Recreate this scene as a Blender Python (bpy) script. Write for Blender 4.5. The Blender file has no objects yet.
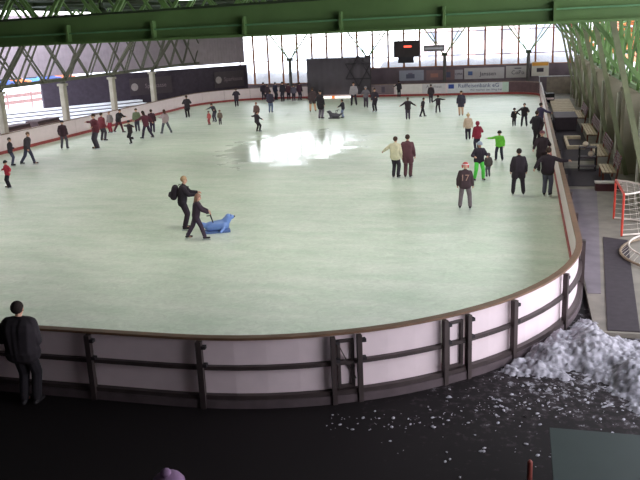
import bpy, bmesh, math, random
from mathutils import Vector, Matrix, noise
random.seed(7)
sc = bpy.context.scene
COL = sc.collection
PI = math.pi
# ------------------------------------------------------------------ camera
F, H = 772.0, 6.1
h3 = Vector((math.cos(math.atan(.043)), math.sin(math.atan(.043)), 0))
cy_ = Vector((206, 218, -F)).normalized()
cz_ = h3.cross(cy_).normalized()
if cz_.y < 0: cz_ = -cz_
cx_ = cy_.cross(cz_)
R = Matrix((cx_, cy_, cz_))
cam_d = bpy.data.cameras.new('camera'); cam = bpy.data.objects.new('camera', cam_d); COL.objects.link(cam)
cam_d.sensor_width = 36; cam_d.lens = F / 640 * 36; cam_d.clip_end = 800; cam_d.clip_start = .05
cam.matrix_world = Matrix.Translation((0, 0, H)) @ R.to_4x4()
sc.camera = cam
def at(px, py, z=0.0):
    """a place seen in the photograph, on the level z"""
    d = R @ Vector((px - 320, 240 - py, -F)); t = (z - H) / d.z
    return Vector((d.x * t, d.y * t, z))
def height_at(g, px, py):
    d = R @ Vector((px - 320, 240 - py, -F))
    t = math.hypot(g.x, g.y) / math.hypot(d.x, d.y)
    return H + d.z * t

# ------------------------------------------------------------------ materials
MATS = {}
def srgb(c):
    return tuple(((x / 255) / 12.92 if x / 255 <= .04045 else ((x / 255 + .055) / 1.055) ** 2.4) for x in c)
def mat(name, rgb, rough=.7, metal=0, var=.18, scale=3.0, bump=0.0, spec=.4):
    if name in MATS: return MATS[name]
    m = bpy.data.materials.new(name); m.use_nodes = True; MATS[name] = m
    nt = m.node_tree; b = nt.nodes['Principled BSDF']
    c = srgb(rgb)
    b.inputs['Roughness'].default_value = rough; b.inputs['Metallic'].default_value = metal
    b.inputs['Specular IOR Level'].default_value = spec
    tc = nt.nodes.new('ShaderNodeTexCoord'); n = nt.nodes.new('ShaderNodeTexNoise'); n.inputs['Scale'].default_value = scale
    n.inputs['Detail'].default_value = 5
    nt.links.new(tc.outputs['Object'], n.inputs['Vector'])
    r = nt.nodes.new('ShaderNodeValToRGB'); r.color_ramp.elements[0].position = .3; r.color_ramp.elements[1].position = .7
    r.color_ramp.elements[0].color = tuple(x * (1 - var) for x in c) + (1,)
    r.color_ramp.elements[1].color = tuple(min(1, x * (1 + var)) for x in c) + (1,)
    nt.links.new(n.outputs['Fac'], r.inputs['Fac']); nt.links.new(r.outputs['Color'], b.inputs['Base Color'])
    if bump:
        bp = nt.nodes.new('ShaderNodeBump'); bp.inputs['Strength'].default_value = bump
        nt.links.new(n.outputs['Fac'], bp.inputs['Height']); nt.links.new(bp.outputs['Normal'], b.inputs['Normal'])
    return m
def emit(name, rgb, s):
    m = bpy.data.materials.new(name); m.use_nodes = True; nt = m.node_tree
    b = nt.nodes['Principled BSDF']; b.inputs['Emission Color'].default_value = srgb(rgb) + (1,); b.inputs['Emission Strength'].default_value = s
    b.inputs['Base Color'].default_value = srgb(rgb) + (1,)
    return m

def ice_material():
    m = bpy.data.materials.new('scratched_ice'); m.use_nodes = True; nt = m.node_tree; L = nt.links
    b = nt.nodes['Principled BSDF']; tc = nt.nodes.new('ShaderNodeTexCoord')
    mp = nt.nodes.new('ShaderNodeMapping'); mp.inputs['Scale'].default_value = (.28, .8, 1); mp.inputs['Rotation'].default_value = (0, 0, .12)
    n1 = nt.nodes.new('ShaderNodeTexNoise'); n1.inputs['Scale'].default_value = 1.6; n1.inputs['Detail'].default_value = 7; n1.inputs['Roughness'].default_value = .6
    L.new(tc.outputs['Object'], mp.inputs['Vector']); L.new(mp.outputs['Vector'], n1.inputs['Vector'])
    r = nt.nodes.new('ShaderNodeValToRGB'); e = r.color_ramp.elements
    e[0].position = .28; e[0].color = (.57, .69, .56, 1); e[1].position = .68; e[1].color = (.80, .84, .76, 1)
    L.new(n1.outputs['Fac'], r.inputs['Fac']); L.new(r.outputs['Color'], b.inputs['Base Color'])
    # wet patch of fresh clear ice
    geo = nt.nodes.new('ShaderNodeVectorMath'); geo.operation = 'SUBTRACT'; geo.inputs[1].default_value = (-12.2, 41, 0)
    L.new(tc.outputs['Object'], geo.inputs[0])
    sc_ = nt.nodes.new('ShaderNodeVectorMath'); sc_.operation = 'MULTIPLY'; sc_.inputs[1].default_value = (1 / 3.9, 1 / 7.0, 0)
    L.new(geo.outputs[0], sc_.inputs[0])
    ln = nt.nodes.new('ShaderNodeVectorMath'); ln.operation = 'LENGTH'; L.new(sc_.outputs[0], ln.inputs[0])
    n2 = nt.nodes.new('ShaderNodeTexNoise'); n2.inputs['Scale'].default_value = .7; n2.inputs['Detail'].default_value = 4
    L.new(tc.outputs['Object'], n2.inputs['Vector'])
    ad = nt.nodes.new('ShaderNodeMath'); ad.operation = 'MULTIPLY_ADD'; ad.inputs[1].default_value = 1.3; L.new(n2.outputs['Fac'], ad.inputs[0]); L.new(ln.outputs['Value'], ad.inputs[2])
    mr = nt.nodes.new('ShaderNodeMapRange'); mr.inputs['From Min'].default_value = 1.35; mr.inputs['From Max'].default_value = 1.75
    mr.inputs['To Min'].default_value = .14; mr.inputs['To Max'].default_value = .42
    L.new(ad.outputs[0], mr.inputs['Value']); L.new(mr.outputs['Result'], b.inputs['Roughness'])
    n3 = nt.nodes.new('ShaderNodeTexNoise'); n3.inputs['Scale'].default_value = 9; n3.inputs['Detail'].default_value = 3; L.new(tc.outputs['Object'], n3.inputs['Vector'])
    n4 = nt.nodes.new('ShaderNodeTexNoise'); n4.inputs['Scale'].default_value = 4; n4.inputs['Detail'].default_value = 9; n4.inputs['Roughness'].default_value = .75; n4.inputs['Distortion'].default_value = 1.5
    L.new(tc.outputs['Object'], n4.inputs['Vector'])
    r4 = nt.nodes.new('ShaderNodeValToRGB'); r4.color_ramp.elements[0].position = .35; r4.color_ramp.elements[0].color = (.80, .80, .80, 1); r4.color_ramp.elements[1].position = .65
    L.new(n4.outputs['Fac'], r4.inputs['Fac'])
    mu = nt.nodes.new('ShaderNodeMixRGB'); mu.blend_type = 'MULTIPLY'; mu.inputs[0].default_value = 1
    L.new(r.outputs['Color'], mu.inputs[1]); L.new(r4.outputs['Color'], mu.inputs[2]); L.new(mu.outputs[0], b.inputs['Base Color'])
    bp = nt.nodes.new('ShaderNodeBump'); bp.inputs['Strength'].default_value = .04; L.new(n3.outputs['Fac'], bp.inputs['Height']); L.new(bp.outputs['Normal'], b.inputs['Normal'])
    b.inputs['Specular IOR Level'].default_value = .45
    return m
def ground_material():
    m = bpy.data.materials.new('wet_black_asphalt'); m.use_nodes = True; nt = m.node_tree; L = nt.links
    b = nt.nodes['Principled BSDF']; tc = nt.nodes.new('ShaderNodeTexCoord')
    n = nt.nodes.new('ShaderNodeTexNoise'); n.inputs['Scale'].default_value = 5.5; n.inputs['Detail'].default_value = 8; n.inputs['Roughness'].default_value = .7
    L.new(tc.outputs['Object'], n.inputs['Vector'])
    v = nt.nodes.new('ShaderNodeVectorMath'); v.operation = 'SUBTRACT'; v.inputs[1].default_value = (1.6, 14.2, 0); L.new(tc.outputs['Object'], v.inputs[0])
    s = nt.nodes.new('ShaderNodeVectorMath'); s.operation = 'MULTIPLY'; s.inputs[1].default_value = (.32, .38, 0); L.new(v.outputs[0], s.inputs[0])
    l = nt.nodes.new('ShaderNodeVectorMath'); l.operation = 'LENGTH'; L.new(s.outputs[0], l.inputs[0])
    a = nt.nodes.new('ShaderNodeMath'); a.operation = 'MULTIPLY_ADD'; a.inputs[1].default_value = -.14; L.new(l.outputs['Value'], a.inputs[0]); L.new(n.outputs['Fac'], a.inputs[2])
    r = nt.nodes.new('ShaderNodeValToRGB'); e = r.color_ramp.elements
    e[0].position = .36; e[0].color = (.010, .007, .008, 1); e[1].position = .60; e[1].color = (.45, .44, .48, 1)
    k = r.color_ramp.elements.new(.47); k.color = (.040, .030, .034, 1)
    L.new(a.outputs[0], r.inputs['Fac']); L.new(r.outputs['Color'], b.inputs['Base Color']); b.inputs['Roughness'].default_value = .75
    b.inputs['Specular IOR Level'].default_value = .2
    return m
def glass_material():
    m = bpy.data.materials.new('window_glass'); m.use_nodes = True; nt = m.node_tree; L = nt.links
    nt.nodes.remove(nt.nodes['Principled BSDF']); out = nt.nodes['Material Output']
    t = nt.nodes.new('ShaderNodeBsdfTransparent'); t.inputs['Color'].default_value = (.94, .97, .97, 1)
    g = nt.nodes.new('ShaderNodeBsdfGlossy'); g.inputs['Roughness'].default_value = .05
    fr = nt.nodes.new('ShaderNodeFresnel'); mx = nt.nodes.new('ShaderNodeMixShader')
    L.new(fr.outputs[0], mx.inputs[0]); L.new(t.outputs[0], mx.inputs[1]); L.new(g.outputs[0], mx.inputs[2]); L.new(mx.outputs[0], out.inputs['Surface'])
    return m
ICE = ice_material(); GROUND = ground_material(); GLASS = glass_material()
WHITEP = mat('white_board_plastic', (224, 206, 211), .35, var=.04)
RAILB = mat('brown_painted_rail', (112, 84, 66), .5, var=.2)
FRAMED = mat('dark_galvanised_frame', (70, 60, 60), .5, metal=.3)
KICK = mat('red_kick_strip', (150, 62, 62), .5)
GREEN = mat('green_painted_steel', (102, 132, 78), .5, var=.15, scale=.8)
GREEND = mat('dark_green_steel', (52, 64, 42), .6, var=.2)
CONC = mat('grey_concrete', (150, 145, 132), .9, scale=1.5, bump=.1)
CONCD = mat('dark_concrete', (136, 130, 112), .9, scale=1.2, bump=.1)
SNOW = mat('dirty_snow', (164, 160, 168), .95, var=.5, scale=7, bump=.8)
SNOWC = mat('clean_snow', (236, 238, 242), .8, var=.05, scale=1)
SKIN = mat('skin', (206, 160, 138), .6, var=.05); EYE = mat('eye_dark', (25, 20, 20), .3); LIP = mat('lips', (150, 80, 78), .5)
BLACK = mat('black_rubber', (34, 30, 34), .7)
STEEL = mat('blade_steel', (190, 195, 200), .3, metal=1)
WOOD = mat('worn_wood', (176, 158, 134), .8, scale=4)
def cloth(rgb): return mat('cloth_%d_%d_%d' % rgb, rgb, .9, var=.12, scale=8)

# ------------------------------------------------------------------ helpers
def link(name, me, m=None, parent=None):
    o = bpy.data.objects.new(name, me); COL.objects.link(o)
    if m is not None:
        for x in (m if isinstance(m, list) else [m]): me.materials.append(x)
    if parent is not None: o.parent = parent
    return o
def obj(name, bm, m, parent=None, smooth=False):
    bmesh.ops.recalc_face_normals(bm, faces=bm.faces[:])
    me = bpy.data.meshes.new(name); bm.to_mesh(me); bm.free()
    if smooth:
        for p in me.polygons: p.use_smooth = True
    return link(name, me, m, parent)
def tag(o, label=None, cat=None, group=None, kind=None):
    if label: o['label'] = label
    if cat: o['category'] = cat
    if group: o['group'] = group
    if kind: o['kind'] = kind
    return o
def thing(name, label, cat, loc=(0, 0, 0), rz=0, group=None):
    o = bpy.data.objects.new(name, None); COL.objects.link(o); o.empty_display_size = .1
    o.location = loc; o.rotation_euler = (0, 0, rz)
    return tag(o, label, cat, group)
def copy_tree(o, parent=None):
    c = o.copy(); COL.objects.link(c); c.parent = parent
    for ch in list(o.children): copy_tree(ch, c)
    return c
def box(bm, x0, x1, y0, y1, z0, z1):
    v = [bm.verts.new((x, y, z)) for z in (z0, z1) for x, y in ((x0, y0), (x1, y0), (x1, y1), (x0, y1))]
    for f in ((0, 3, 2, 1), (4, 5, 6, 7), (0, 1, 5, 4), (1, 2, 6, 5), (2, 3, 7, 6), (3, 0, 4, 7)): bm.faces.new([v[i] for i in f])
def prism(bm, pts, z0, z1):
    a = [bm.verts.new((p[0], p[1], z0)) for p in pts]; b = [bm.verts.new((p[0], p[1], z1)) for p in pts]; n = len(pts)
    bm.faces.new(a[::-1]); bm.faces.new(b)
    for i in range(n): bm.faces.new((a[i], a[(i + 1) % n], b[(i + 1) % n], b[i]))
def bar(bm, a, b, w, d=None, up=Vector((0, 0, 1))):
    """a rectangular bar from a to b"""
    a = Vector(a); b = Vector(b); d = d or w; t = (b - a).normalized()
    s = t.cross(up)
    if s.length < 1e-3: s = t.cross(Vector((0, 1, 0)))
    s.normalize(); u = s.cross(t)
    v = [bm.verts.new(p + s * i * w / 2 + u * j * d / 2) for p in (a, b) for i, j in ((-1, -1), (1, -1), (1, 1), (-1, 1))]
    for f in ((0, 3, 2, 1), (4, 5, 6, 7), (0, 1, 5, 4), (1, 2, 6, 5), (2, 3, 7, 6), (3, 0, 4, 7)): bm.faces.new([v[i] for i in f])
def rcone(bm, a, b, ra, rb, seg=10, cap=3, flat=1.0):
    """tapered limb with round ends"""
    a = Vector(a); b = Vector(b); t = b - a
    t = t.normalized() if t.length > 1e-6 else Vector((0, 0, 1))
    s = t.cross(Vector((0, 1, .01))); 
    if s.length < .05: s = t.cross(Vector((1, 0, 0)))
    s.normalize(); u = s.cross(t)
    prof = [(a - t * ra * math.cos(i * PI / 2 / cap), ra * math.sin(i * PI / 2 / cap)) for i in range(1, cap + 1)]
    prof += [(b + t * rb * math.cos(i * PI / 2 / cap), rb * math.sin(i * PI / 2 / cap)) for i in range(cap, 0, -1)]
    rings = [[bm.verts.new(c + (s * math.cos(2 * PI * k / seg) + u * math.sin(2 * PI * k / seg) * flat) * r) for k in range(seg)] for c, r in prof]
    for q in range(len(rings) - 1):
        for k in range(seg): bm.faces.new((rings[q][k], rings[q][(k + 1) % seg], rings[q + 1][(k + 1) % seg], rings[q + 1][k]))
    p0 = bm.verts.new(a - t * ra); p1 = bm.verts.new(b + t * rb)
    for k in range(seg):
        bm.faces.new((p0, rings[0][(k + 1) % seg], rings[0][k])); bm.faces.new((p1, rings[-1][k], rings[-1][(k + 1) % seg]))
def lathe(bm, prof, seg=16, c=(0, 0, 0)):
    c = Vector(c); rings = []
    for r, z in prof: rings.append([bm.verts.new(c + Vector((r * math.cos(2 * PI * k / seg), r * math.sin(2 * PI * k / seg), z))) for k in range(seg)])
    for q in range(len(rings) - 1):
        for k in range(seg): bm.faces.new((rings[q][k], rings[q][(k + 1) % seg], rings[q + 1][(k + 1) % seg], rings[q + 1][k]))
    bm.faces.new(rings[0][::-1]); bm.faces.new(rings[-1])
def fuse(bm, voxel, it=3):
    """merge overlapping volumes into one continuous skin"""
    bmesh.ops.recalc_face_normals(bm, faces=bm.faces[:])
    me = bpy.data.meshes.new('tmp'); bm.to_mesh(me); bm.free()
    o = bpy.data.objects.new('tmp', me); COL.objects.link(o)
    r = o.modifiers.new('r', 'REMESH'); r.mode = 'VOXEL'; r.voxel_size = voxel; r.use_smooth_shade = True
    s = o.modifiers.new('s', 'SMOOTH'); s.factor = .5; s.iterations = it
    dg = bpy.context.evaluated_depsgraph_get(); ev = o.evaluated_get(dg)
    out = bpy.data.meshes.new_from_object(ev); bpy.data.objects.remove(o); bpy.data.meshes.remove(me)
    for p in out.polygons: p.use_smooth = True
    return out
def text_mesh(body, size, depth=.01):
    cu = bpy.data.curves.new('t', 'FONT'); cu.body = body; cu.size = size; cu.extrude = depth; cu.align_x = 'CENTER'; cu.align_y = 'CENTER'; cu.resolution_u = 2
    o = bpy.data.objects.new('t', cu); COL.objects.link(o)
    dg = bpy.context.evaluated_depsgraph_get(); me = bpy.data.meshes.new_from_object(o.evaluated_get(dg)); bpy.data.objects.remove(o)
    return me

# ------------------------------------------------------------------ the rink outline
X0, X1, Y0, Y1, RR, RC = -28.97, 1.30, 11.42, 71.3, 7.1, 2.6   # the far right corner is tighter
def rink_path():
    pts = []
    def arc(cx, cy, a0, RR=RR):
        n = 20
        for i in range(1, n + 1):
            a = a0 + PI / 2 * i / n; pts.append((Vector((cx + RR * math.cos(a), cy + RR * math.sin(a), 0)), Vector((math.cos(a), math.sin(a), 0))))
    def line(a, b, nrm):
        a = Vector(a); b = Vector(b); n = max(1, int((b - a).length / .8))
        for i in range(0 if not pts else 1, n + 1): pts.append((a.lerp(b, i / n), Vector(nrm)))
    line((X0 + RR, Y0, 0), (X1 - RR, Y0, 0), (0, -1, 0)); arc(X1 - RR, Y0 + RR, -PI / 2)
    line((X1, Y0 + RR, 0), (X1, Y1 - RC, 0), (1, 0, 0)); arc(X1 - RC, Y1 - RC, 0, RC)
    line((X1 - RC, Y1, 0), (X0 + RR, Y1, 0), (0, 1, 0)); arc(X0 + RR, Y1 - RR, PI / 2)
    line((X0, Y1 - RR, 0), (X0, Y0 + RR, 0), (-1, 0, 0)); arc(X0 + RR, Y0 + RR, PI)
    return pts
PATH = rink_path(); S = [0]
for i in range(1, len(PATH)): S.append(S[-1] + (PATH[i][0] - PATH[i - 1][0]).length)
TOT = S[-1]
def pe(s):
    s = max(0, min(TOT, s))
    lo, hi = 0, len(S) - 1
    while hi - lo > 1:
        mid = (lo + hi) // 2
        if S[mid] <= s: lo = mid
        else: hi = mid
    f = (s - S[lo]) / max(1e-9, S[hi] - S[lo])
    return PATH[lo][0].lerp(PATH[hi][0], f), PATH[lo][1].lerp(PATH[hi][1], f).normalized()
def near_s(p):
    best = min(((pe(i * .05)[0] - Vector((p.x, p.y, 0))).length, i * .05) for i in range(int(TOT / .05)))
    return best[1]
def sweep(bm, s0, s1, o0, o1, z0, z1, step=.45):
    n = max(1, int((s1 - s0) / step)); prev = None
    for i in range(n + 1):
        p, nr = pe(s0 + (s1 - s0) * i / n)
        r = [bm.verts.new(p + nr * o + Vector((0, 0, z))) for o, z in ((o0, z0), (o1, z0), (o1, z1), (o0, z1))]
        if prev:
            for k in range(4): bm.faces.new((prev[k], prev[(k + 1) % 4], r[(k + 1) % 4], r[k]))
        else: bm.faces.new(r)
        prev = r
    bm.faces.new(prev[::-1])
HB = 1.13
def rink_fence(name, label, cuts, gates=(), simple=False, s_end=None):
    t = thing(name, label, 'rink barrier', pe((cuts[0] + cuts[-1]) / 2)[0])
    inv = -t.location
    def part(nm, bm, m, par=t):
        bmesh.ops.translate(bm, verts=bm.verts[:], vec=inv); return obj(nm, bm, m, par)
    a, b = cuts[0], cuts[-1]
    for nm, o0, o1, z0, z1, m in (('top_rail', -.03, .11, HB - .045, HB, RAILB), ('middle_rail', .045, .13, .54, .61, FRAMED),
                                  ('bottom_rail', .045, .15, .0, .075, FRAMED), ('kick_strip', -.02, .01, .0, .18, KICK), ('kerb', .0, .17, -.16, -.005, mat('dark_kerb', (84, 72, 76), .8))):
        bm = bmesh.new(); sweep(bm, a, b, o0, o1, z0, z1); part(nm, bm, m)
    for i in range(len(cuts) - 1):
        c0, c1 = cuts[i], cuts[i + 1]
        bm = bmesh.new(); sweep(bm, c0 + .012, c1 - .012, .012, .04, .02, HB - .05)
        pn = part('gate_panel' if i in gates else 'panel', bm, WHITEP)
        if i in gates:
            bm = bmesh.new(); w = .045
            sweep(bm, c0 + .08, c1 - .08, .05, .1, HB - .19, HB - .14); sweep(bm, c0 + .08, c1 - .08, .05, .1, .1, .15)
            sweep(bm, c0 + .08, c0 + .13, .05, .1, .1, HB - .14); sweep(bm, c1 - .13, c1 - .08, .05, .1, .1, HB - .14)
            bmesh.ops.translate(bm, verts=bm.verts[:], vec=inv); obj('gate_frame', bm, FRAMED, pn)
    for i, c in enumerate(cuts):
        bm = bmesh.new(); w = .05 if not (i in gates or i - 1 in gates) else .04
        if i == 0: c += w
        if i == len(cuts) - 1: c -= w
        sweep(bm, c - w, c + w, .1, .2, -.16, HB - .05)
        p = part('post', bm, FRAMED)
        if simple: continue
        for z in (.62, .95):
            bm = bmesh.new(); sweep(bm, c + w, c + w + .07, .11, .2, z, z + .06)
            bmesh.ops.translate(bm, verts=bm.verts[:], vec=inv); obj('bracket', bm, BLACK, p)
    return t
LN, LA, LL = 30.27 - 2 * RR, RR * PI / 2, 59.88 - RR - RC
e1 = LN + LA; e2 = e1 + LL; e3 = e2 + RC * PI / 2 + 30.27 - RR - RC + LA
near_posts = [near_s(at(px, py, HB)) for px, py in ((93, 328), (203, 333), (331, 331), (358, 330), (449, 319), (471, 313), (513, 297), (566, 271))]
nc = [0.0, 2.6, 5.2, 7.8, 10.2] + near_posts
nc = [c for c in nc if c < near_posts[0] - 1.0 or c in near_posts] + [e1]
gates = [nc.index(near_posts[2]), nc.index(near_posts[4])]
nf = rink_fence('rink_barrier', 'white panelled rink barrier with brown rails curving across the foreground', nc, gates)
bm = bmesh.new()   # diagonal brace behind the narrow gate
g0, n0 = pe(near_posts[2] + .06); g1, n1 = pe(near_posts[3] - .06)
bar(bm, g0 + n0 * .09 + Vector((0, 0, 1.0)) - nf.location, g1 + n1 * .09 + Vector((0, 0, .25)) - nf.location, .02)
obj('gate_brace', bm, FRAMED, nf)
rink_fence('rink_barrier', 'long straight rink barrier beside the walkway and benches at right', [e1 + LL * i / 18 for i in range(19)], simple=True)
ff = rink_fence('rink_barrier', 'far end rink barrier below the big windows, with adverts on it', [e2 + (e3 - e2) * i / 14 for i in range(15)], simple=True)
bm = bmesh.new(); sweep(bm, e2 + .5, e2 + RC * PI / 2 + .1, -.012, .011, .19, HB - .06); bmesh.ops.translate(bm, verts=bm.verts[:], vec=-ff.location); obj('corner_door', bm, mat('dull_maroon_door', (98, 74, 80), .7), ff)
rink_fence('rink_barrier', 'long cream rink barrier with red kick strip along the left side', [e3 + (TOT - e3) * i / 22 for i in range(23)], simple=True)

# ------------------------------------------------------------------ ground and ice
bm = bmesh.new(); bm.faces.new([bm.verts.new(p + n * .03) for p, n in PATH[:-1]])
r = bmesh.ops.extrude_face_region(bm, geom=bm.faces[:]); bmesh.ops.translate(bm, verts=[v for v in r['geom'] if isinstance(v, bmesh.types.BMVert)], vec=(0, 0, -.12))
ice = obj('ice_sheet', bm, ICE); tag(ice, 'pale green scratched ice sheet filling the rink', 'ice')
ice['kind'] = 'structure'; ice.name = 'floor_ice'
bm = bmesh.new(); box(bm, -31.4, 7, -4, 76, -.4, -.16); tag(obj('floor', bm, GROUND), kind='structure')
bm = bmesh.new(); box(bm, -150, -31.4, -40, 300, -.5, -.2); box(bm, -31.4, 120, 76, 300, -.5, -.2); box(bm, 7, 120, -40, 76, -.5, -.2)
tag(obj('floor_outdoor_snow', bm, SNOWC), kind='structure')

# walkway on the right
WALK = mat('purple_grey_concrete', (112, 104, 110), .85, scale=2, bump=.05)
WALKL = mat('pale_concrete', (124, 117, 108), .85, scale=2, bump=.05)
MAT_ = mat('dark_rubber_mat', (50, 42, 48), .9, scale=6)
bm = bmesh.new(); box(bm, 1.53, 5.0, 15.6, 75.9, -.16, -.06); tag(obj('floor_walkway', bm, WALKL), kind='structure')
def slab(name, label, cat, pts, z, h, m):
    bm = bmesh.new(); prism(bm, pts, z, z + h); return tag(obj(name, bm, m), label, cat)
slab('concrete_strip', 'purple grey strip of paving running along the right barrier', 'paving', [(1.56, 18.0), (1.85, 18.0), (2.35, 24.6), (2.72, 30), (1.56, 30)], -.06, .012, WALK)
slab('rubber_mat', 'long dark rubber mat on the walkway nearest the snow pile', 'floor mat', [(1.78, 15.7), (2.40, 15.7), (2.98, 22.8), (2.34, 23.1)], -.06, .02, MAT_)
slab('rubber_mat', 'dark rubber mat in front of the low bench step', 'floor mat', [(1.62, 30.6), (3.4, 30.6), (3.5, 34.4), (1.66, 34.4)], -.06, .02, MAT_)
slab('rubber_mat', 'large dark mat across the walkway beside the middle benches', 'floor mat', [(1.65, 36.5), (3.2, 36.5), (3.3, 52), (1.75, 52)], -.06, .02, MAT_)
bm = bmesh.new()
for i in range(9): box(bm, -.75, .75, -5.5 + i * 1.25, -4.4 + i * 1.25, .12, .17)
pl = thing('wooden_platform', 'pale wooden plank platform on the far part of the walkway', 'platform', (2.72, 59.2, -.06)); obj('planks', bm, WOOD, pl)
bm = bmesh.new()
for x in (-.6, 0, .6): box(bm, x - .04, x + .04, -5.5, 5.5, 0, .12)
obj('joist', bm, FRAMED, pl)

# ------------------------------------------------------------------ shell
zc = 8.3
bm = bmesh.new(); box(bm, -33.5, 7, -4.2, 78, zc, zc + .3)
DECK = mat('dark_roof_deck', (72, 82, 70), .9, var=.3, scale=.6)
tag(obj('ceiling', bm, DECK), kind='structure')
WALLB = mat('dark_wall_paint', (120, 108, 110), .9)
bm = bmesh.new(); box(bm, -33.5, 7, -4.3, -4.0, -.2, zc); tag(obj('wall_back_light_block', bm, WALLB), kind='structure')  # unseen behind the camera, added to keep the foreground dark
bm = bmesh.new(); box(bm, -31.4, -31.1, -4, 37.5, -.2, zc); tag(obj('wall_left_light_block', bm, WALLB), kind='structure')  # unseen wall, added to block daylight from the open left side
bm = bmesh.new(); box(bm, 6.7, 7, -4, 4.2, -.2, zc); tag(obj('wall_right_light_block', bm, WALLB), kind='structure')  # unseen wall, added to narrow the daylight opening on the right
MAUVE = mat('mauve_grey_wall', (112, 98, 106), .9, var=.2, scale=1)
YW = 74.0
bm = bmesh.new(); box(bm, -27.4, 6.8, YW, YW + .25, -.2, 1.2); box(bm, -14.9, 6.8, YW, YW + .25, 1.2, 2.42); box(bm, -27.4, 6.8, YW, YW + .25, 7.6, zc)
tag(obj('wall_far', bm, MAUVE), kind='structure')
FR = mat('brown_window_frame', (150, 96, 66), .6)
nb = 22; x0 = -27.4; bw = 1.49
for i in range(nb):
    xa = x0 + i * bw; xb = xa + bw; zb = 1.2 if xb < -14.8 else 2.42
    if xa < -14.9 < xb - .02: zb = 2.42
    bm = bmesh.new(); w = .08
    for a, b in ((xa, xa + w), (xb - w, xb)): box(bm, a, b, YW + .03, YW + .17, zb, 7.6)
    for z in (zb, 3.38, 5.5, 7.5): box(bm, xa + w, xb - w, YW + .05, YW + .15, z, z + .07)
    fr = obj('window_%d' % (i + 1), bm, FR); tag(fr, kind='structure')
    bm = bmesh.new(); box(bm, xa + w, xb - w, YW + .09, YW + .1, zb + .07, 7.5); obj('window_pane', bm, GLASS, fr)
# left cladding and dark wall, running obliquely behind the left girder
A = Vector((-26.7, 73.7, 0)); B = Vector((-36.2, 60.6, 0)); d_ = (B - A).normalized(); nl = Vector((-d_.y, d_.x, 0))
C2 = A + d_ * 34
CLAD = mat('grey_cladding', (150, 138, 144), .8, var=.08, scale=2)
def oblique(name, a, b, z0, z1, th, m, kind='structure'):
    bm = bmesh.new(); n = Vector((d_.y, -d_.x, 0)) * th
    prism(bm, [a, b, b + n, a + n], z0, z1); o = obj(name, bm, m); tag(o, kind=kind); return o
oblique('wall_left', A, A + d_ * 20.5, -.2, 3.2, -.3, mat('dark_blue_grey_wall', (60, 52, 62), .9))
bm = bmesh.new()
L_ = 34.0; nrib = 110
for i in range(nrib):
    p = A + d_ * (L_ * i / nrib); q = A + d_ * (L_ * (i + .55) / nrib); n = Vector((d_.y, -d_.x, 0))
    prism(bm, [p + n * .1, q + n * .1, q + n * .06, p + n * .06], 3.42, zc)
prism(bm, [A + n * .08, C2 + n * .08, C2 + n * .3, A + n * .3], 3.42, zc)
tag(obj('wall_left_cladding', bm, CLAD), kind='structure')
WALLR = mat('brown_grey_hall_wall', (150, 142, 122), .9, var=.3, scale=1.3)
bm = bmesh.new(); box(bm, 5.2, 5.45, 25, 74, -.2, 3.3)
for i in range(24): box(bm, 5.1, 5.2, 26 + i * 2, 26.5 + i * 2, -.1, 3.3)
tag(obj('wall_right', bm, WALLR), kind='structure')
bm = bmesh.new(); box(bm, 1.9, 5.1, 71.6, 71.9, -.1, 1.35); tag(obj('low_wall', bm, mat('taupe_wall', (140, 128, 116), .9)), 'low taupe wall behind the far end of the walkway', 'wall')
bm = bmesh.new(); box(bm, 1.2, 4.2, 71.5, 71.58, 1.42, 1.50); box(bm, 1.25, 1.3, 71.5, 71.58, -.06, 1.42); box(bm, 4.1, 4.15, 71.5, 71.58, -.06, 1.42)
tag(obj('handrail', bm, mat('bright_metal', (225, 228, 230), .3, metal=.6)), 'bright metal handrail in front of the low taupe wall', 'rail')

# ------------------------------------------------------------------ columns and girders
OLIVE = mat('dark_olive_steel', (78, 78, 64), .7)  # olive of the left steelwork, darker than the green on the right
def column(x, y, label, col, group, w=.42, top=3.4):
    t = thing('concrete_column', label, 'column', (x, y, -.16), 0, group)
    bm = bmesh.new(); ch = .06
    prism(bm, [(w, -w + ch), (w, w - ch), (w - ch, w), (-w + ch, w), (-w, w - ch), (-w, -w + ch), (-w + ch, -w), (w - ch, -w)], 0, top + .0)
    obj('shaft', bm, col, t)
    bm = bmesh.new(); box(bm, -w - .06, w + .06, -w - .06, w + .06, top, top + .16); obj('capital', bm, col, t)
    bm = bmesh.new()
    sgn = 1 if x < -10 else -1
    for k in (-1, 1):
        bar(bm, (0, k * .15, top + .16), (sgn * 2.6, k * .15 + k * .0, 6.85), .13)
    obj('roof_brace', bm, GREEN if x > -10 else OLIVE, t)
    if x > -10:
        bm = bmesh.new(); bar(bm, (-.1, -.55, .05), (-1.7, -.55, 6.6), .17); obj('raking_strut', bm, mat('mossy_steel', (112, 116, 88), .7), t)
        bm = bmesh.new(); rcone(bm, (-.48, .25, .05), (-.48, .25, 3.3), .06, .06, 8, 2); obj('downpipe', bm, mat('pale_downpipe', (176, 176, 164), .6), t)
    return t
YC = [26.9, 33.6, 40.2, 46.9, 53.5, 60.2, 66.9]
ordn = ['nearest', 'second', 'third', 'fourth', 'fifth', 'sixth', 'seventh']
for i, y in enumerate(YC):
    if 2 <= i < 6: column(-30.1, y, 'pale concrete column beyond the left barrier, %s one from the left edge' % ordn[i - 2], CONC, 'columns along the left side', .2)
    column(4.2, y, 'grey green concrete column behind the right benches, %s to the camera' % ('nearest' if i == 0 else ordn[i] + ' nearest'), CONCD, 'columns along the right side', .34)
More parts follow.
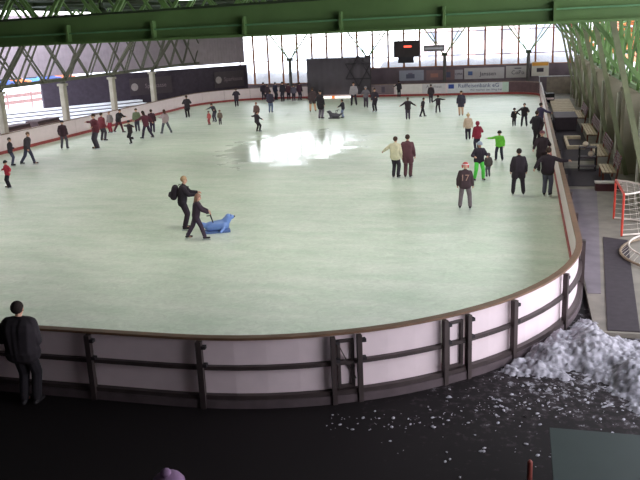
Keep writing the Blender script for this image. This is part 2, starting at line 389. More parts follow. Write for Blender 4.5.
def girder(name, label, x, m):
    t = thing(name, label, 'girder', (x, 47, 3.4))
    y0, y1 = -23, 26.5
    z0 = .16
    for nm, z in (('bottom_chord', z0), ('top_chord', 3.3)):
        bm = bmesh.new(); box(bm, -.32, -.2, y0, y1, z, z + .18); box(bm, .2, .32, y0, y1, z, z + .18); obj(nm, bm, m, t)
    for px, ph, step in ((-.26, 0, 2.7), (.26, 1.35, 2.7)):
        bm = bmesh.new(); y = y0 + ph
        while y + step <= y1:
            bar(bm, (px, y, z0 + .1), (px, y + step, 3.3), .09, .09); bar(bm, (px + .1 * (1 if px > 0 else -1), y + step, z0 + .1), (px + .1 * (1 if px > 0 else -1), y, 3.3), .09, .09)
            y += step
        obj('lattice', bm, m, t)
girder('lattice_girder', 'dark green lattice girder carried on the left columns', -30.1, mat('dark_olive_steel', (70, 72, 58), .7))
girder('lattice_girder', 'green lattice girder running away along the right side', 4.2, GREEN)
# large near roof girder, deeper toward the right
t = thing('roof_girder', 'large green steel girder crossing the whole top of the picture', 'girder', (-13, 19.2, 6.03))
def taper(bm, y0, y1, zoff0, zoff1, xs=(-29.7, 3.9), top=None):
    pass
xl, xr = -16.7, 16.9
def prof(bm, y0, y1, fz0, fz1):
    v = [bm.verts.new((x, y, z)) for y in (y0, y1) for x, z in ((xl, fz0(xl)), (xr, fz0(xr)), (xr, fz1(xr)), (xl, fz1(xl)))]
    for f in ((0, 1, 2, 3), (4, 7, 6, 5), (0, 4, 5, 1), (1, 5, 6, 2), (2, 6, 7, 3), (3, 7, 4, 0)): bm.faces.new([v[i] for i in f])
topz = lambda x: .62 + .013 * (x + 5) if True else 0
bm = bmesh.new(); prof(bm, -.02, .02, lambda x: .06, lambda x: topz(x)); obj('web_plate', bm, GREEN, t)
bm = bmesh.new(); prof(bm, -.22, .22, lambda x: 0, lambda x: .06); obj('bottom_flange', bm, GREEN, t)
bm = bmesh.new(); prof(bm, -.22, .22, topz, lambda x: topz(x) + .05); obj('top_flange', bm, GREEND, t)
bm = bmesh.new(); prof(bm, -.14, -.02, lambda x: .25 + .004 * x, lambda x: .29 + .004 * x); obj('pipe', bm, mat('light_green_pipe', (104, 150, 104), .4), t)
for i in range(14):
    bm = bmesh.new(); box(bm, xl + .3 + i * 2.5, xl + .36 + i * 2.5, -.2, -.02, .06, .5); obj('stiffener', bm, GREEN, t)
# roof trusses behind
def truss(y, label, first=[None]):
    if first[0] is None:
        t = thing('roof_truss', label, 'truss', (-13, y, 6.45), 0, 'roof trusses'); first[0] = t
        for nm, z in (('bottom_chord', 0), ('top_chord', 1.65)):
            bm = bmesh.new(); box(bm, -16.8, 16.9, -.12, .12, z, z + .16); obj(nm, bm, GREEND, t)
        bm = bmesh.new(); x = -16.6
        while x + 2.4 <= 16.9:
            bar(bm, (x, 0, .08), (x + 1.2, 0, 1.7), .1); bar(bm, (x + 1.2, 0, 1.7), (x + 2.4, 0, .08), .1); x += 2.4
        obj('web', bm, GREEN, t)
    else:
        t = copy_tree(first[0]); t.location = (-13, y, 6.45); t['label'] = label
for i, y in enumerate([23.0] + [y for y in YC]):
    truss(y, 'dark green roof truss above the ice, %s behind the large girder' % (ordn + ['eighth'])[i])
bm = bmesh.new()
for k in range(10): box(bm, -31 + k * 4, -30.9 + k * 4, 18, 73.8, 8.12, 8.299)
tag(obj('roof_purlins', bm, GREEND), 'thin green purlins running under the dark roof deck', 'purlins', kind='stuff')
# light pipe crossing at the top
bm = bmesh.new(); bar(bm, (-3.6, 21, 7.05), (-1.0, 21, 6.62), .05); 
tag(obj('steel_rod', bm, mat('light_green_pipe', (104, 150, 104))), 'thin pale green diagonal rod above the large girder', 'rod')

# branched columns at the far wall
def branched(x, label):
    t = thing('branched_column', label, 'column', (x, 73.4, -.16), 0, 'branched columns at the far windows')
    bm = bmesh.new(); rcone(bm, (0, 0, .15), (0, 0, 3.65), .17, .15, 12); obj('shaft', bm, mat('dark_grey_steel', (84, 80, 78), .6), t)
    bm = bmesh.new(); box(bm, -.25, .25, -.25, .25, 3.6, 3.85); obj('node', bm, GREEND, t)
    for sx in (-1, 1):
        for e in (2.15, 1.35):
            bm = bmesh.new(); bar(bm, (sx * .12, 0, 3.75), (sx * (e + .9), 0, 7.6), .1 if e > 2 else .07); obj('arm', bm, GREEN, t)
for x, l in ((-22.0, 'steel column with V arms left of the dark tarp'), (-14.35, 'steel column with V arms at the right edge of the dark tarp'), (-7.15, 'steel column with V arms right of the scoreboard'), (.3, 'steel column with V arms near the right end of the far windows')):
    branched(x, l)

# ------------------------------------------------------------------ far end furniture
TARP = mat('dark_grey_tarp', (84, 78, 86), .85, var=.08, scale=1.5)
t = thing('tarp_screen', 'tall dark grey tarp screen standing at the far end of the ice', 'screen', (-16.65, 71.0, 0))
bm = bmesh.new(); n = 60
vs = []
for j in range(2):
    for i in range(n + 1):
        x = -3.0 + 6.0 * i / n; yy = .03 * math.sin(i * 1.1)
        vs.append([bm.verts.new((x, yy + k * .02, .3 if j == 0 else 3.62)) for k in range(2)])
for i in range(n):
    a, b, c, e = vs[i], vs[i + 1], vs[n + 1 + i], vs[n + 2 + i]
    bm.faces.new((a[0], b[0], e[0], c[0])); bm.faces.new((a[1], c[1], e[1], b[1])); bm.faces.new((c[0], e[0], e[1], c[1])); bm.faces.new((a[0], a[1], b[1], b[0]))
obj('tarp', bm, TARP, t, True)
for x in (-3.0, 3.0):
    bm = bmesh.new(); bar(bm, (x, .05, 0), (x, .05, 3.7), .07); bar(bm, (x, -.5, .03), (x, .25, .03), .06); obj('pole', bm, FRAMED, t)
bm = bmesh.new(); bar(bm, (-3.05, .05, 3.66), (3.05, .05, 3.66), .06); obj('top_bar', bm, FRAMED, t)
# star
bm = bmesh.new(); 
for s in (1, -1):
    tr = [Vector((1.35 * math.sin(a), 0, s * 1.35 * math.cos(a))) for a in (0, 2 * PI / 3, 4 * PI / 3)]
    for i in range(3): bar(bm, tr[i], tr[(i + 1) % 3], .13, .06, up=Vector((0, 1, 0)))
st = obj('star_ornament', bm, mat('star_slats', (58, 52, 60), .7)); st.location = (-14.75, 70.88, 2.4)
tag(st, 'large dark six pointed star hanging on the tarp screen', 'star')
# white board strip under the tarp, no lamp; its brightness is added emission
t = thing('glowing_board_strip', 'white and orange board strip with added glow low under the tarp screen', 'strip', (-16.75, 70.75, .02))
bm = bmesh.new(); box(bm, -1.35, -.55, -.05, .05, 0, .17); box(bm, -.25, 1.3, -.05, .05, 0, .17); obj('white_section', bm, emit('strip_white_glow', (255, 250, 245), 1.6), t)
bm = bmesh.new(); box(bm, -.55, -.25, -.06, .06, 0, .18); obj('orange_section', bm, emit('strip_orange_glow', (255, 120, 50), 1.0), t)
# scoreboard
t = thing('scoreboard', 'black scoreboard box with a glowing red line above the far barrier', 'scoreboard', (-10.6, 73.2, 3.45))
bm = bmesh.new(); box(bm, -1.2, 1.2, -.15, .15, 0, 1.45); obj('housing', bm, mat('scoreboard_black', (44, 34, 38), .5), t)
bm = bmesh.new(); box(bm, -.25, .45, -.18, -.15, .85, 1.0); obj('display', bm, emit('display_red', (255, 90, 70), 2.2), t)
bm = bmesh.new(); bar(bm, (-.8, .1, 1.45), (-.8, .1, 4.2), .05); bar(bm, (.8, .1, 1.45), (.8, .1, 4.2), .05); obj('hanger', bm, FRAMED, t)
bm = bmesh.new(); prism(bm, [(-.9, -.1), (.7, -.1), (.7, .1), (-.9, .1)], -.55, 0); bmesh.ops.scale(bm, vec=(.9, 1, 1), verts=bm.verts[:]); 
obj('speaker_box', bm, mat('near_black', (38, 34, 42)), t)
t = thing('display_box', 'flat grey display box hung right of the scoreboard', 'box', (-8.1, 73.3, 3.85))
bm = bmesh.new(); box(bm, -.95, .95, -.08, .08, 0, .55); obj('housing', bm, mat('mid_grey', (120, 116, 120)), t)
bm = bmesh.new(); box(bm, -.85, .85, -.1, -.08, .18, .36); obj('display', bm, mat('pale_grey', (190, 190, 200)), t)
bm = bmesh.new(); bar(bm, (0, 0, .55), (0, 0, 3.8), .05); obj('hanger', bm, FRAMED, t)

def sign(name, label, x, y, z, w, h, colr, txts=(), shapes=(), rz=0, cat='sign'):
    t = thing(name, label, cat, (x, y, z), rz)
    bm = bmesh.new(); box(bm, -w / 2, w / 2, -.03, 0, 0, h); obj('board', bm, mat('sign_%d_%d_%d' % colr, colr, .6, var=.06), t)
    for body, size, tx, tz, c in txts:
        me = text_mesh(body, size, .004); o = link('lettering', me, mat('ink_%d_%d_%d' % c, c, .7, var=0), t)
        o.location = (tx, -.036, tz); o.rotation_euler = (PI / 2, 0, 0)
    for a, b, c_, d, colr2 in shapes:
        bm = bmesh.new(); box(bm, a, b, -.05, -.03, c_, d); obj('emblem', bm, mat('ink_%d_%d_%d' % colr2, colr2, .7, var=0), t)
    return t
DK = (60, 55, 75)
sign('advertising_sign', 'pale blue grey picture sign on the far wall below the scoreboard', -10.3, 73.95, 1.22, 2.3, .95, (150, 152, 168), shapes=[(-.5, .3, .2, .6, (95, 95, 115)), (-.3, .1, .6, .72, (120, 110, 130))])
sign('advertising_sign', 'multicoloured sign on the far wall behind the V column', -7.6, 73.95, 1.22, 2.6, .9, (130, 104, 108), shapes=[(-.9, -.2, .25, .6, (170, 120, 110)), (.3, .95, .2, .7, (96, 96, 120))])
sign('advertising_sign', 'small grey lettered sign left of the long logo sign', -5.9, 73.94, 1.25, .75, .85, (160, 154, 162), txts=[('OMA', .3, 0, .45, DK)])
sign('advertising_sign', 'long pale sign with round blue logo and dark lettering on the far wall', -3.6, 73.95, 1.22, 3.6, 1.0, (186, 180, 182), txts=[('Janssen', .5, .35, .45, DK)], shapes=[(-1.45, -1.05, .35, .7, (90, 110, 160))])
sign('advertising_sign', 'pale sign with curly dark lettering left of the yellow topped sign', -.6, 73.95, 1.25, 2.1, 1.05, (180, 174, 172), txts=[('CoPo', .5, 0, .45, DK)], shapes=[(-.3, .3, .8, .88, DK)])
sign('advertising_sign', 'white sign with yellow top band and dark square at right of far wall', 1.35, 73.95, 1.35, 1.5, 1.25, (214, 206, 196), shapes=[(-.7, .7, .9, 1.2, (224, 160, 70)), (-.3, .3, .35, .7, (70, 60, 70))])
yb = 71.27
sign('barrier_advert', 'plain white advert panel on the far barrier right of the standing skater', -10.2, yb, .22, 2.4, .85, (226, 218, 218), cat='advert')
sign('barrier_advert', 'small white advert panel with grey line on the far barrier', -7.9, yb, .22, 2.1, .85, (205, 198, 204), txts=[('Autohaus', .36, 0, .6, (120, 116, 130))], cat='advert')
sign('barrier_advert', 'long white bank advert with blue logo on the far barrier', -4.3, yb, .22, 4.8, .85, (206, 206, 212), txts=[('Raiffeisenbank eG', .5, .35, .60, (56, 64, 120)), ('Wir machen den Weg frei', .26, 1.0, .22, (80, 80, 116))], shapes=[(-2.3, -1.8, .38, .76, (50, 70, 150))], cat='advert')
sign('barrier_advert', 'dark mauve advert panel with faint picture right of the tarp screen', -13.0, yb, .22, 2.9, .85, (120, 104, 112), shapes=[(-.9, -.4, .1, .7, (150, 128, 132)), (.3, .6, .15, .7, (90, 78, 92))], cat='advert')
sign('barrier_advert', 'narrow pale green advert panel right of the bank advert', -1.6, yb, .22, .55, .85, (190, 206, 196), cat='advert')
# signs on the dark wall
ang = math.atan2((A - B).y, (A - B).x)
for s_, lab, w in ((2.2, 'dark sign with round logo on the left wall nearest the windows', 3.4), (10.6, 'dark sign with round logo and faint lettering, behind the left columns', 4.2)):
    p = A + d_ * s_ + Vector((-d_.y, d_.x, 0)) * -.0
    nrm = Vector((d_.y, -d_.x, 0)); 
    if nrm.dot(Vector((0, 0, 0)) - p) < 0: nrm = -nrm
    p += nrm * .36
    t = sign('wall_sign', lab, p.x, p.y, 1.2, w, 1.5, (64, 54, 60), txts=[('Sparkasse', .55, .45, .75, (126, 112, 116))], rz=ang)
    bm = bmesh.new(); lathe(bm, [(.33, 0), (.33, .03)], 20); bmesh.ops.rotate(bm, verts=bm.verts[:], matrix=Matrix.Rotation(PI / 2, 3, 'X'))
    o = obj('emblem', bm, mat('ink_light', (150, 140, 138)), t); o.location = (-w / 2 + .45, -.04, .75)

# outside: snow bank, buildings, cars, trees
def terrain(name, x0, x1, y0, y1, nx, ny, fn, m, label, cat, kind='stuff'):
    bm = bmesh.new(); g = []
    for j in range(ny + 1):
        for i in range(nx + 1):
            x = x0 + (x1 - x0) * i / nx; y = y0 + (y1 - y0) * j / ny; g.append(bm.verts.new((x, y, fn(x, y))))
    for j in range(ny):
        for i in range(nx):
            a = j * (nx + 1) + i; bm.faces.new((g[a], g[a + 1], g[a + nx + 2], g[a + nx + 1]))
    o = obj(name, bm, m, None, True); tag(o, label, cat, kind=kind); return o
def bank(x, y):
    u = (y - 76) / 8; e = max(0, math.sin(PI * min(1, max(0, u)))) ** .6
    return -.25 + e * (2.1 + (1.0 if x > -14 else .2) + .5 * noise.noise(Vector((x * .35, 0, 3))) + .25 * noise.noise(Vector((x * 1.2, y, 1))))
terrain('snow_bank', -30, 9, 76, 84, 90, 16, bank, mat('grey_packed_snow', (168, 164, 166), .9, var=.08), 'long grey bank of cleared snow outside the far windows', 'snow bank')
def building(label, x, y, w, d, h, c, rows, cols, rz=0):
    t = thing('apartment_building', label, 'building', (x, y, -.25), rz)
    bm = bmesh.new(); box(bm, -w / 2, w / 2, 0, d, 0, h); obj('wall', bm, mat('facade_%d_%d_%d' % c, c, .9, var=.06), t)
    bm = bmesh.new(); v = [bm.verts.new(p) for p in ((-w / 2 - .5, -.5, h), (w / 2 + .5, -.5, h), (w / 2 + .5, d + .5, h), (-w / 2 - .5, d + .5, h), (-w / 2 - .5, d / 2, h + 3), (w / 2 + .5, d / 2, h + 3))]
    for f in ((0, 1, 5, 4), (2, 3, 4, 5), (0, 4, 3), (1, 2, 5), (0, 3, 2, 1)): bm.faces.new([v[i] for i in f])
    obj('roof', bm, SNOWC, t)
    for r_ in range(rows):
        for c_ in range(cols):
            bm = bmesh.new(); xx = -w / 2 + w * (c_ + .5) / cols; zz = 1.2 + r_ * 2.9
            box(bm, xx - .7, xx + .7, -.06, .05, zz, zz + 1.5); obj('window', bm, mat('facade_glass', (172, 174, 186), .2), t)
building('pale pink apartment building seen through the far windows', -8, 118, 14, 10, 9, (240, 214, 208), 3, 4)
building('grey apartment building seen through the windows at far right', 4.5, 112, 8, 10, 8.6, (205, 200, 212), 3, 3)
building('orange brick building outside beyond the right lattice girder', 21, 124, 16, 10, 13, (206, 140, 104), 4, 6)
def tree(label, x, y, h, rz, leaf):
    t = thing('bare_tree' if leaf is None else 'evergreen_tree', label, 'tree', (x, y, -.2), rz)
    bm = bmesh.new(); rnd = random.Random(int(x * 7 + y))
    rcone(bm, (0, 0, 0), (0, 0, h * .55), .25, .14, 8)
    for i in range(26):
        z = h * (.25 + .7 * i / 26); a = rnd.random() * 2 * PI; l = h * .35 * (1 - .6 * i / 26)
        rcone(bm, (0, 0, min(z, h * .55)), (l * math.cos(a), l * math.sin(a), z + l * .4), .06, .015, 5, 1)
    obj('trunk', bm, mat('bark', (88, 70, 56), .9), t)
    bm = bmesh.new()
    for i in range(90):
        a = rnd.random() * 2 * PI; z = h * (.3 + .7 * rnd.random()); rr = h * .32 * (1.15 - z / h) * (.5 + .5 * rnd.random()) + .1
        c = Vector((rr * math.cos(a), rr * math.sin(a), z)); s = .25 + .35 * rnd.random()
        m4 = Matrix.Translation(c) @ Matrix.Rotation(rnd.random() * 3, 4, 'Z') @ Matrix.Diagonal((s * 1.2, s, s * .6, 1))
        bmesh.ops.create_icosphere(bm, subdivisions=1, radius=1, matrix=m4)
    obj('foliage', bm, leaf, t)
LG = mat('fir_green', (78, 104, 62), .9, var=.4); LO = mat('rust_leaves', (190, 122, 70), .9, var=.3)
tree('green fir outside beyond the right side lattice, nearest to the camera', 10.8, 71, 10, 0, LG)
tree('rust coloured tree outside beyond the right side lattice', 10.6, 82, 10, 1, LO)
tree('green fir outside beyond the right lattice, farther away', 12, 98, 11, 2, LG)
tree('rust coloured tree far outside beyond the right columns', 9.5, 104, 9, 3, LO)
def car(label, x, y, rz, c):
    t = thing('parked_car', label, 'car', (x, y, -.2), rz, 'parked cars in the snow outside')
    bm = bmesh.new()
    v = []
    for sy, sh in ((-.85, 1), (.85, 1)):
        for px, pz in ((-2.1, .35), (2.1, .35), (2.15, .75), (1.2, .9), (.6, 1.4), (-1.2, 1.42), (-1.9, .95), (-2.15, .8)): v.append(bm.verts.new((px, sy * (.88 if pz > 1 else 1), pz)))
    bm.faces.new(v[:8]); bm.faces.new(v[8:][::-1])
    for i in range(8): bm.faces.new((v[i], v[8 + i], v[8 + (i + 1) % 8], v[(i + 1) % 8]))
    obj('body', bm, mat('paint_%d_%d_%d' % c, c, .3), t)
    bm = bmesh.new(); box(bm, -1.2, .75, -.84, .84, .95, 1.3); obj('window', bm, mat('car_glass', (30, 34, 44), .1), t)
    for wx in (-1.3, 1.3):
        for wy in (-.8, .8):
            bm = bmesh.new(); lathe(bm, [(.33, -.1), (.33, .1)], 14); bmesh.ops.rotate(bm, verts=bm.verts[:], matrix=Matrix.Rotation(PI / 2, 3, 'X'))
            o = obj('wheel', bm, BLACK, t); o.location = (wx, wy, .33)
for px, c, l in ((3, (60, 84, 150), 'blue parked car outside, leftmost of the row in the snow'), (17, (210, 120, 70), 'orange parked car outside in the snow row at left'), (32, (80, 130, 190), 'light blue parked car outside, between the first two left columns'), (48, (60, 80, 140), 'dark blue parked car in the snow just left of the second column'), (62, (190, 110, 80), 'rust red parked car in the snow, rightmost of the row')):
    p = at(px, 88 - px * .12, -.2); car(l, p.x, p.y, .65 + .1 * random.random(), c)
# bleachers in the open on the left
t = thing('snowy_bleachers', 'snow covered concrete steps beyond the left barrier under the dark wall', 'steps', (-37.4, 57.5, -.2), math.atan2((A - B).y, (A - B).x))
bm = bmesh.new()
for i in range(4): box(bm, -6, 7.5, -2.6 + i * .8, -1.8 + i * .8, 0, .25 + i * .22)
obj('steps', bm, mat('grey_concrete2', (110, 105, 110), .9), t)
bm = bmesh.new()
for i in range(4): box(bm, -5.95, 7.45, -2.63 + i * .8, -1.85 + i * .8, .25 + i * .22, .38 + i * .22)
obj('snow_cover', bm, SNOWC, t)
# crates/benches behind the left barrier
for px, py, lab in ((29, 127, 'dark wooden crate in the snow beyond the left barrier, nearer to the left edge'), (49, 124, 'dark wooden crate in the snow just left of the second column')):
    p = at(px, py, -.2); p = Vector((-32.8, 44.6 if px < 40 else 48.1, -.2))
    t = thing('wooden_crate', lab, 'crate', p, PI / 2)
    bm = bmesh.new(); box(bm, -1.3, 1.3, -.5, .5, .08, 1.1); obj('body', bm, mat('dark_crate', (70, 56, 58), .9), t)
    bm = bmesh.new()
    for z in (.2, .5, .8): box(bm, -1.35, 1.35, -.54, -.5, z, z + .12); box(bm, -1.35, 1.35, .5, .54, z, z + .12)
    for x in (-1.2, 0, 1.2): box(bm, x - .06, x + .06, -.5, .5, 0, .08)
    obj('slats', bm, mat('dark_crate_slat', (96, 74, 70), .9), t)
bm = bmesh.new()
p0, p1 = Vector((-50, 53, 0)), Vector((-45.5, 73, 0))
for z in (.7, 1.3): bar(bm, p0 + Vector((0, 0, z)), p1 + Vector((0, 0, z)), .06, .35)
for i in range(8):
    q = p0.lerp(p1, i / 7); bar(bm, q + Vector((0, 0, -.2)), q + Vector((0, 0, 1.6)), .12)
tag(obj('wooden_fence', bm, mat('weathered_fence', (150, 118, 112), .9)), 'weathered rail fence crossing the bright snow outside at left', 'fence')

# ------------------------------------------------------------------ walkway furniture
def bench(label, x, y, L, rz=0):
    t = thing('slatted_bench', label, 'bench', (x, y, -.04), rz, 'benches along the walkway')
    bm = bmesh.new()
    for i in range(4): box(bm, -.22 + i * .13, -.12 + i * .13, -L / 2, L / 2, .43, .47)
    obj('seat', bm, WOOD, t)
    bm = bmesh.new()
    for i in range(4):
        z = .58 + i * .12; x_ = .32 + i * .03; box(bm, x_, x_ + .03, -L / 2, L / 2, z, z + .09)
    obj('backrest', bm, mat('purple_brown_slats', (120, 100, 108), .8), t)
    for s in (-1, 1):
        bm = bmesh.new(); y_ = s * (L / 2 - .3); bar(bm, (-.18, y_, 0), (-.18, y_, .43), .07); bar(bm, (.28, y_, 0), (.44, y_, 1.05), .07); bar(bm, (-.2, y_, .4), (.3, y_, .4), .06)
        obj('leg', bm, mat('rusty_bench_frame', (110, 58, 48), .7), t)
bench('slatted bench with backrest beside the nearest right column', 3.22, 31.9, 1.9)
bench('slatted bench farther along the walkway, before the pale pallet', 3.3, 36.6, 3.4)
bench('long slatted bench in the middle of the walkway by the columns', 3.4, 43.9, 4.6)
bench('slatted bench at the far end of the walkway by the platform', 3.3, 51.2, 4.2)
t = thing('step_box', 'low dark red box step with white top near the red goal', 'step', (3.1, 29.9, -.06))
bm = bmesh.new(); box(bm, -.45, .45, -.18, .18, 0, .28); obj('body', bm, mat('dark_maroon', (76, 40, 44), .7), t)
bm = bmesh.new(); box(bm, -.47, .47, -.2, .2, .28, .33); obj('top', bm, mat('off_white', (190, 182, 176), .7), t)
t = thing('pallet_frame', 'pale wooden frame lying on the dark mat beside the middle bench', 'frame', (2.55, 41.6, -.04))
bm = bmesh.new(); box(bm, -.42, .42, -1.9, -1.6, 0, .16); box(bm, -.42, .42, 1.6, 1.9, 0, .16); box(bm, -.42, -.3, -1.6, 1.6, 0, .16); obj('rails', bm, mat('pale_timber', (200, 182, 158), .8), t)
t = thing('low_cabinet', 'dark low cabinet on the mat between the benches and the barrier', 'cabinet', (2.35, 47.9, -.04))
bm = bmesh.new(); box(bm, -.6, .6, -1.5, 1.5, .05, .75); obj('body', bm, mat('dark_plum', (52, 42, 50), .7), t)
bm = bmesh.new(); box(bm, -.64, .64, -1.54, 1.54, .75, .8); obj('top', bm, mat('dark_plum_top', (72, 60, 68), .6), t)
t = thing('equipment_box', 'small black box with white stripe beside the far barrier end', 'box', (1.95, 64, -.06))
bm = bmesh.new(); box(bm, -.35, .35, -.5, .5, 0, .7); obj('body', bm, BLACK, t)
bm = bmesh.new(); box(bm, -.3, .3, -.51, -.5, .25, .4); obj('stripe', bm, WHITEP, t)
t = thing('display_stand', 'small dark cluttered rack beside the barrier, before the first bench', 'rack', (2.65, 34.0, -.04))
for z in (.15, .55, .95):
    bm = bmesh.new(); box(bm, -.35, .35, -.25, .25, z, z + .04); obj('shelf', bm, mat('dark_plum_top', (72, 60, 68)), t)
for x in (-.33, .33):
    for y in (-.23, .23):
        bm = bmesh.new(); bar(bm, (x, y, 0), (x, y, 1.0), .04); obj('leg', bm, BLACK, t)
for i, (bx, bz, c, l) in enumerate(((-.1, .99, (214, 196, 176), 'pale ball on the top shelf of the dark rack'), (.12, .59, (206, 186, 170), 'pale ball on the middle shelf of the dark rack'))):
    bm = bmesh.new(); bmesh.ops.create_icosphere(bm, subdivisions=2, radius=.12); o = obj('ball', bm, mat('pale_ball_%d' % i, c), None, True); o.location = (2.65 + bx, 33.93, -.04 + bz + .12); tag(o, l, 'ball')
# hockey goal
RED = mat('red_goal_paint', (176, 58, 42), .5); GREYB = mat('grey_goal_bar', (196, 186, 176), .5)
t = thing('hockey_goal', 'red hockey goal frame with pale net standing on the walkway', 'goal', (2.86, 24.3, -.05))
for y in (-1.08, 1.08):
    bm = bmesh.new(); rcone(bm, (0, y, .03), (0, y, 1.25), .035, .035, 10); obj('post', bm, RED, t)
bm = bmesh.new(); rcone(bm, (0, -1.08, 1.25), (0, 1.08, 1.25), .035, .035, 10); obj('crossbar', bm, RED, t)
bm = bmesh.new(); arc_ = [Vector((.75 * math.sin(PI * i / 12) ** .7, -1.08 + 2.16 * i / 12, 1.25)) for i in range(13)]
for i in range(12): rcone(bm, arc_[i], arc_[i + 1], .028, .028, 8, 2)
obj('top_frame', bm, GREYB, t)
bm = bmesh.new(); ab = [Vector((1.1 * math.sin(PI * i / 12) ** .6, -1.08 + 2.16 * i / 12, .04)) for i in range(13)]
for i in range(12): rcone(bm, ab[i], ab[i + 1], .03, .03, 8, 2)
obj('base_frame', bm, GREYB, t)
bm = bmesh.new()
for i in range(1, 12):
    bar(bm, arc_[i], ab[i], .008); bar(bm, Vector((0, arc_[i].y, 1.25)), arc_[i], .008)
for k in range(1, 8):
    f = k / 8
    for i in range(12): bar(bm, arc_[i].lerp(ab[i], f), arc_[i + 1].lerp(ab[i + 1], f), .008)
obj('net', bm, GREYB, t)
t = thing('goal_net_base', 'second goal frame lying on the walkway at the right edge', 'goal', (3.35, 21.3, -.05))
bm = bmesh.new(); pr = [Vector((-.72 * math.sin(PI * i / 14) ** .7, -1.5 + 3.0 * i / 14, .05)) for i in range(15)]
for i in range(14): rcone(bm, pr[i], pr[i + 1], .035, .035, 8, 2)
obj('base_frame', bm, mat('worn_goal_bar', (130, 112, 92), .6), t)
bm = bmesh.new(); pr2 = [p * .86 + Vector((.1, 0, .2)) for p in pr]
for i in range(14): rcone(bm, pr2[i], pr2[i + 1], .025, .025, 8, 2); bar(bm, pr[i], pr2[i], .01)
obj('net', bm, GREYB, t)

# ------------------------------------------------------------------ foreground
def pile(x, y):
    z = -.17; v = Vector((x, y, 0))
    for cx, cy, rx, ry, hh in ((.95, 14.7, .95, .95, .36), (1.9, 14.3, .9, 1.5, .30), (2.4, 13.3, .8, 1.2, .22), (.35, 13.9, .8, .7, .20), (1.38, 15.6, .45, 1.2, .20)):
        d = math.hypot((x - cx) / rx, (y - cy) / ry); z += hh * max(0, 1 - d * d) ** 1.2
    n_ = noise.fractal(v * 2.2, 1.0, 2.0, 5)
    z += n_ * .09 + .06 * abs(noise.noise(v * 6)) + .05 * noise.noise(v * 14) + .03 * noise.noise(v * 30) - .06
    p = Vector((x, y, 0)); c = Vector((X1 - RR, Y0 + RR, 0))
    if y < Y0 + RR and (p - c).length < RR + .24: z = -.3
    return z
terrain('snow_pile', -1.2, 3.4, 11.9, 16.9, 150, 160, pile, SNOW, 'lumpy pile of dirty scraped snow outside the right corner of the barrier', 'snow pile')
bm = bmesh.new(); rnd = random.Random(3)
for i in range(520):
    x = rnd.gauss(1.0, 1.5); y = rnd.gauss(12.3, 1.2)
    if i < 110: x = rnd.uniform(-3, 1); y = 11.5 + max(0, x + 3) ** 2 * .12 - rnd.random() * .6
    p = Vector((x, y, 0)); c = Vector((X1 - RR, Y0 + RR, 0))
    if (p - c).length < RR + .3 and y > 11: continue
    if y > 14.5 or y < 8.5 or x > 4.5: continue
    s = .006 + .022 * rnd.random() ** 4
    bmesh.ops.create_icosphere(bm, subdivisions=1, radius=1, matrix=Matrix.Translation((x, y, -.155)) @ Matrix.Rotation(rnd.random() * 3, 4, 'Z') @ Matrix.Diagonal((s * 1.7, s * 1.1, s * .6, 1)))
tag(obj('snow_clumps', bm, SNOW, None, False), 'small scattered snow lumps on the black ground before the snow pile', 'snow', kind='stuff')
t = thing('folding_table', 'dark green topped table at the bottom right corner', 'table', (1.75, 8.8, -.16))
TG = mat('dark_teal_top', (44, 55, 54), .6, var=.06)
bm = bmesh.new(); prism(bm, [(-1.27, -1.35), (1.7, -1.35), (1.7, 1.20), (-1.29, 1.20)], .83, .87); obj('tabletop', bm, TG, t)
bm = bmesh.new(); box(bm, -1.26, 1.65, -1.3, -1.26, .74, .83); box(bm, -1.26, 1.65, 1.12, 1.16, .74, .83); box(bm, -1.26, -1.22, -1.26, 1.12, .74, .83); obj('apron', bm, mat('brown_edge', (86, 62, 52)), t)
for x in (-1.1, 1.5):
    for y in (-1.1, .95):
        bm = bmesh.new(); bar(bm, (x, y, 0), (x, y, .83), .05); obj('leg', bm, FRAMED, t)
t = thing('marker_pole', 'short red brown pole at the bottom edge left of the green table', 'pole', (.19, 8.75, -.16))
bm = bmesh.new(); rcone(bm, (0, 0, .05), (0, 0, 1.05), .034, .032, 10); obj('shaft', bm, mat('red_brown_pole', (120, 54, 46), .6), t)
bm = bmesh.new(); lathe(bm, [(.16, 0), (.15, .03), (.04, .06)], 16); obj('base', bm, BLACK, t)

# ------------------------------------------------------------------ people
def ik(a, c, l1, l2, pole):
    """middle joint of a two bone chain"""
    d = c - a; L = d.length
    if L > (l1 + l2) * .998: c = a + d.normalized() * (l1 + l2) * .998; d = c - a; L = d.length
    x = (l1 * l1 - l2 * l2 + L * L) / (2 * L); h = math.sqrt(max(0, l1 * l1 - x * x))
    u = d.normalized(); p = (pole - u * pole.dot(u))
    p = p.normalized() if p.length > 1e-4 else Vector((0, 1, 0))
    return a + u * x + p * h, c
ARM = {'down': (.10, .04, -.50), 'out': (.40, .06, -.28), 'wide': (.50, .03, -.08), 'fwd': (.02, .42, -.22), 'reach': (.38, .28, -.20), 'up': (.30, .2, .25), 'bent': (.10, .26, -.26), 'back': (.22, -.28, -.36), 'hips': (.12, .05, -.38), 'push': (.02, .38, -.34), 'in': (-.08, .24, -.28)}
LEG = {'stand': ((-.10, .0, 0), (.10, .02, 0)), 'apart': ((-.19, .02, 0), (.19, -.02, 0)), 'stride': ((-.10, .26, 0), (.12, -.36, .05)), 'stride2': ((-.12, -.38, .05), (.10, .26, 0)), 'lunge': ((-.2, .22, 0), (.26, -.30, .03)),
       'kick': ((-.08, .02, 0), (.22, -.42, .22)), 'bow': ((-.17, .08, 0), (.17, .08, 0)), 'one': ((-.03, 0, 0), (.08, -.22, .28))}
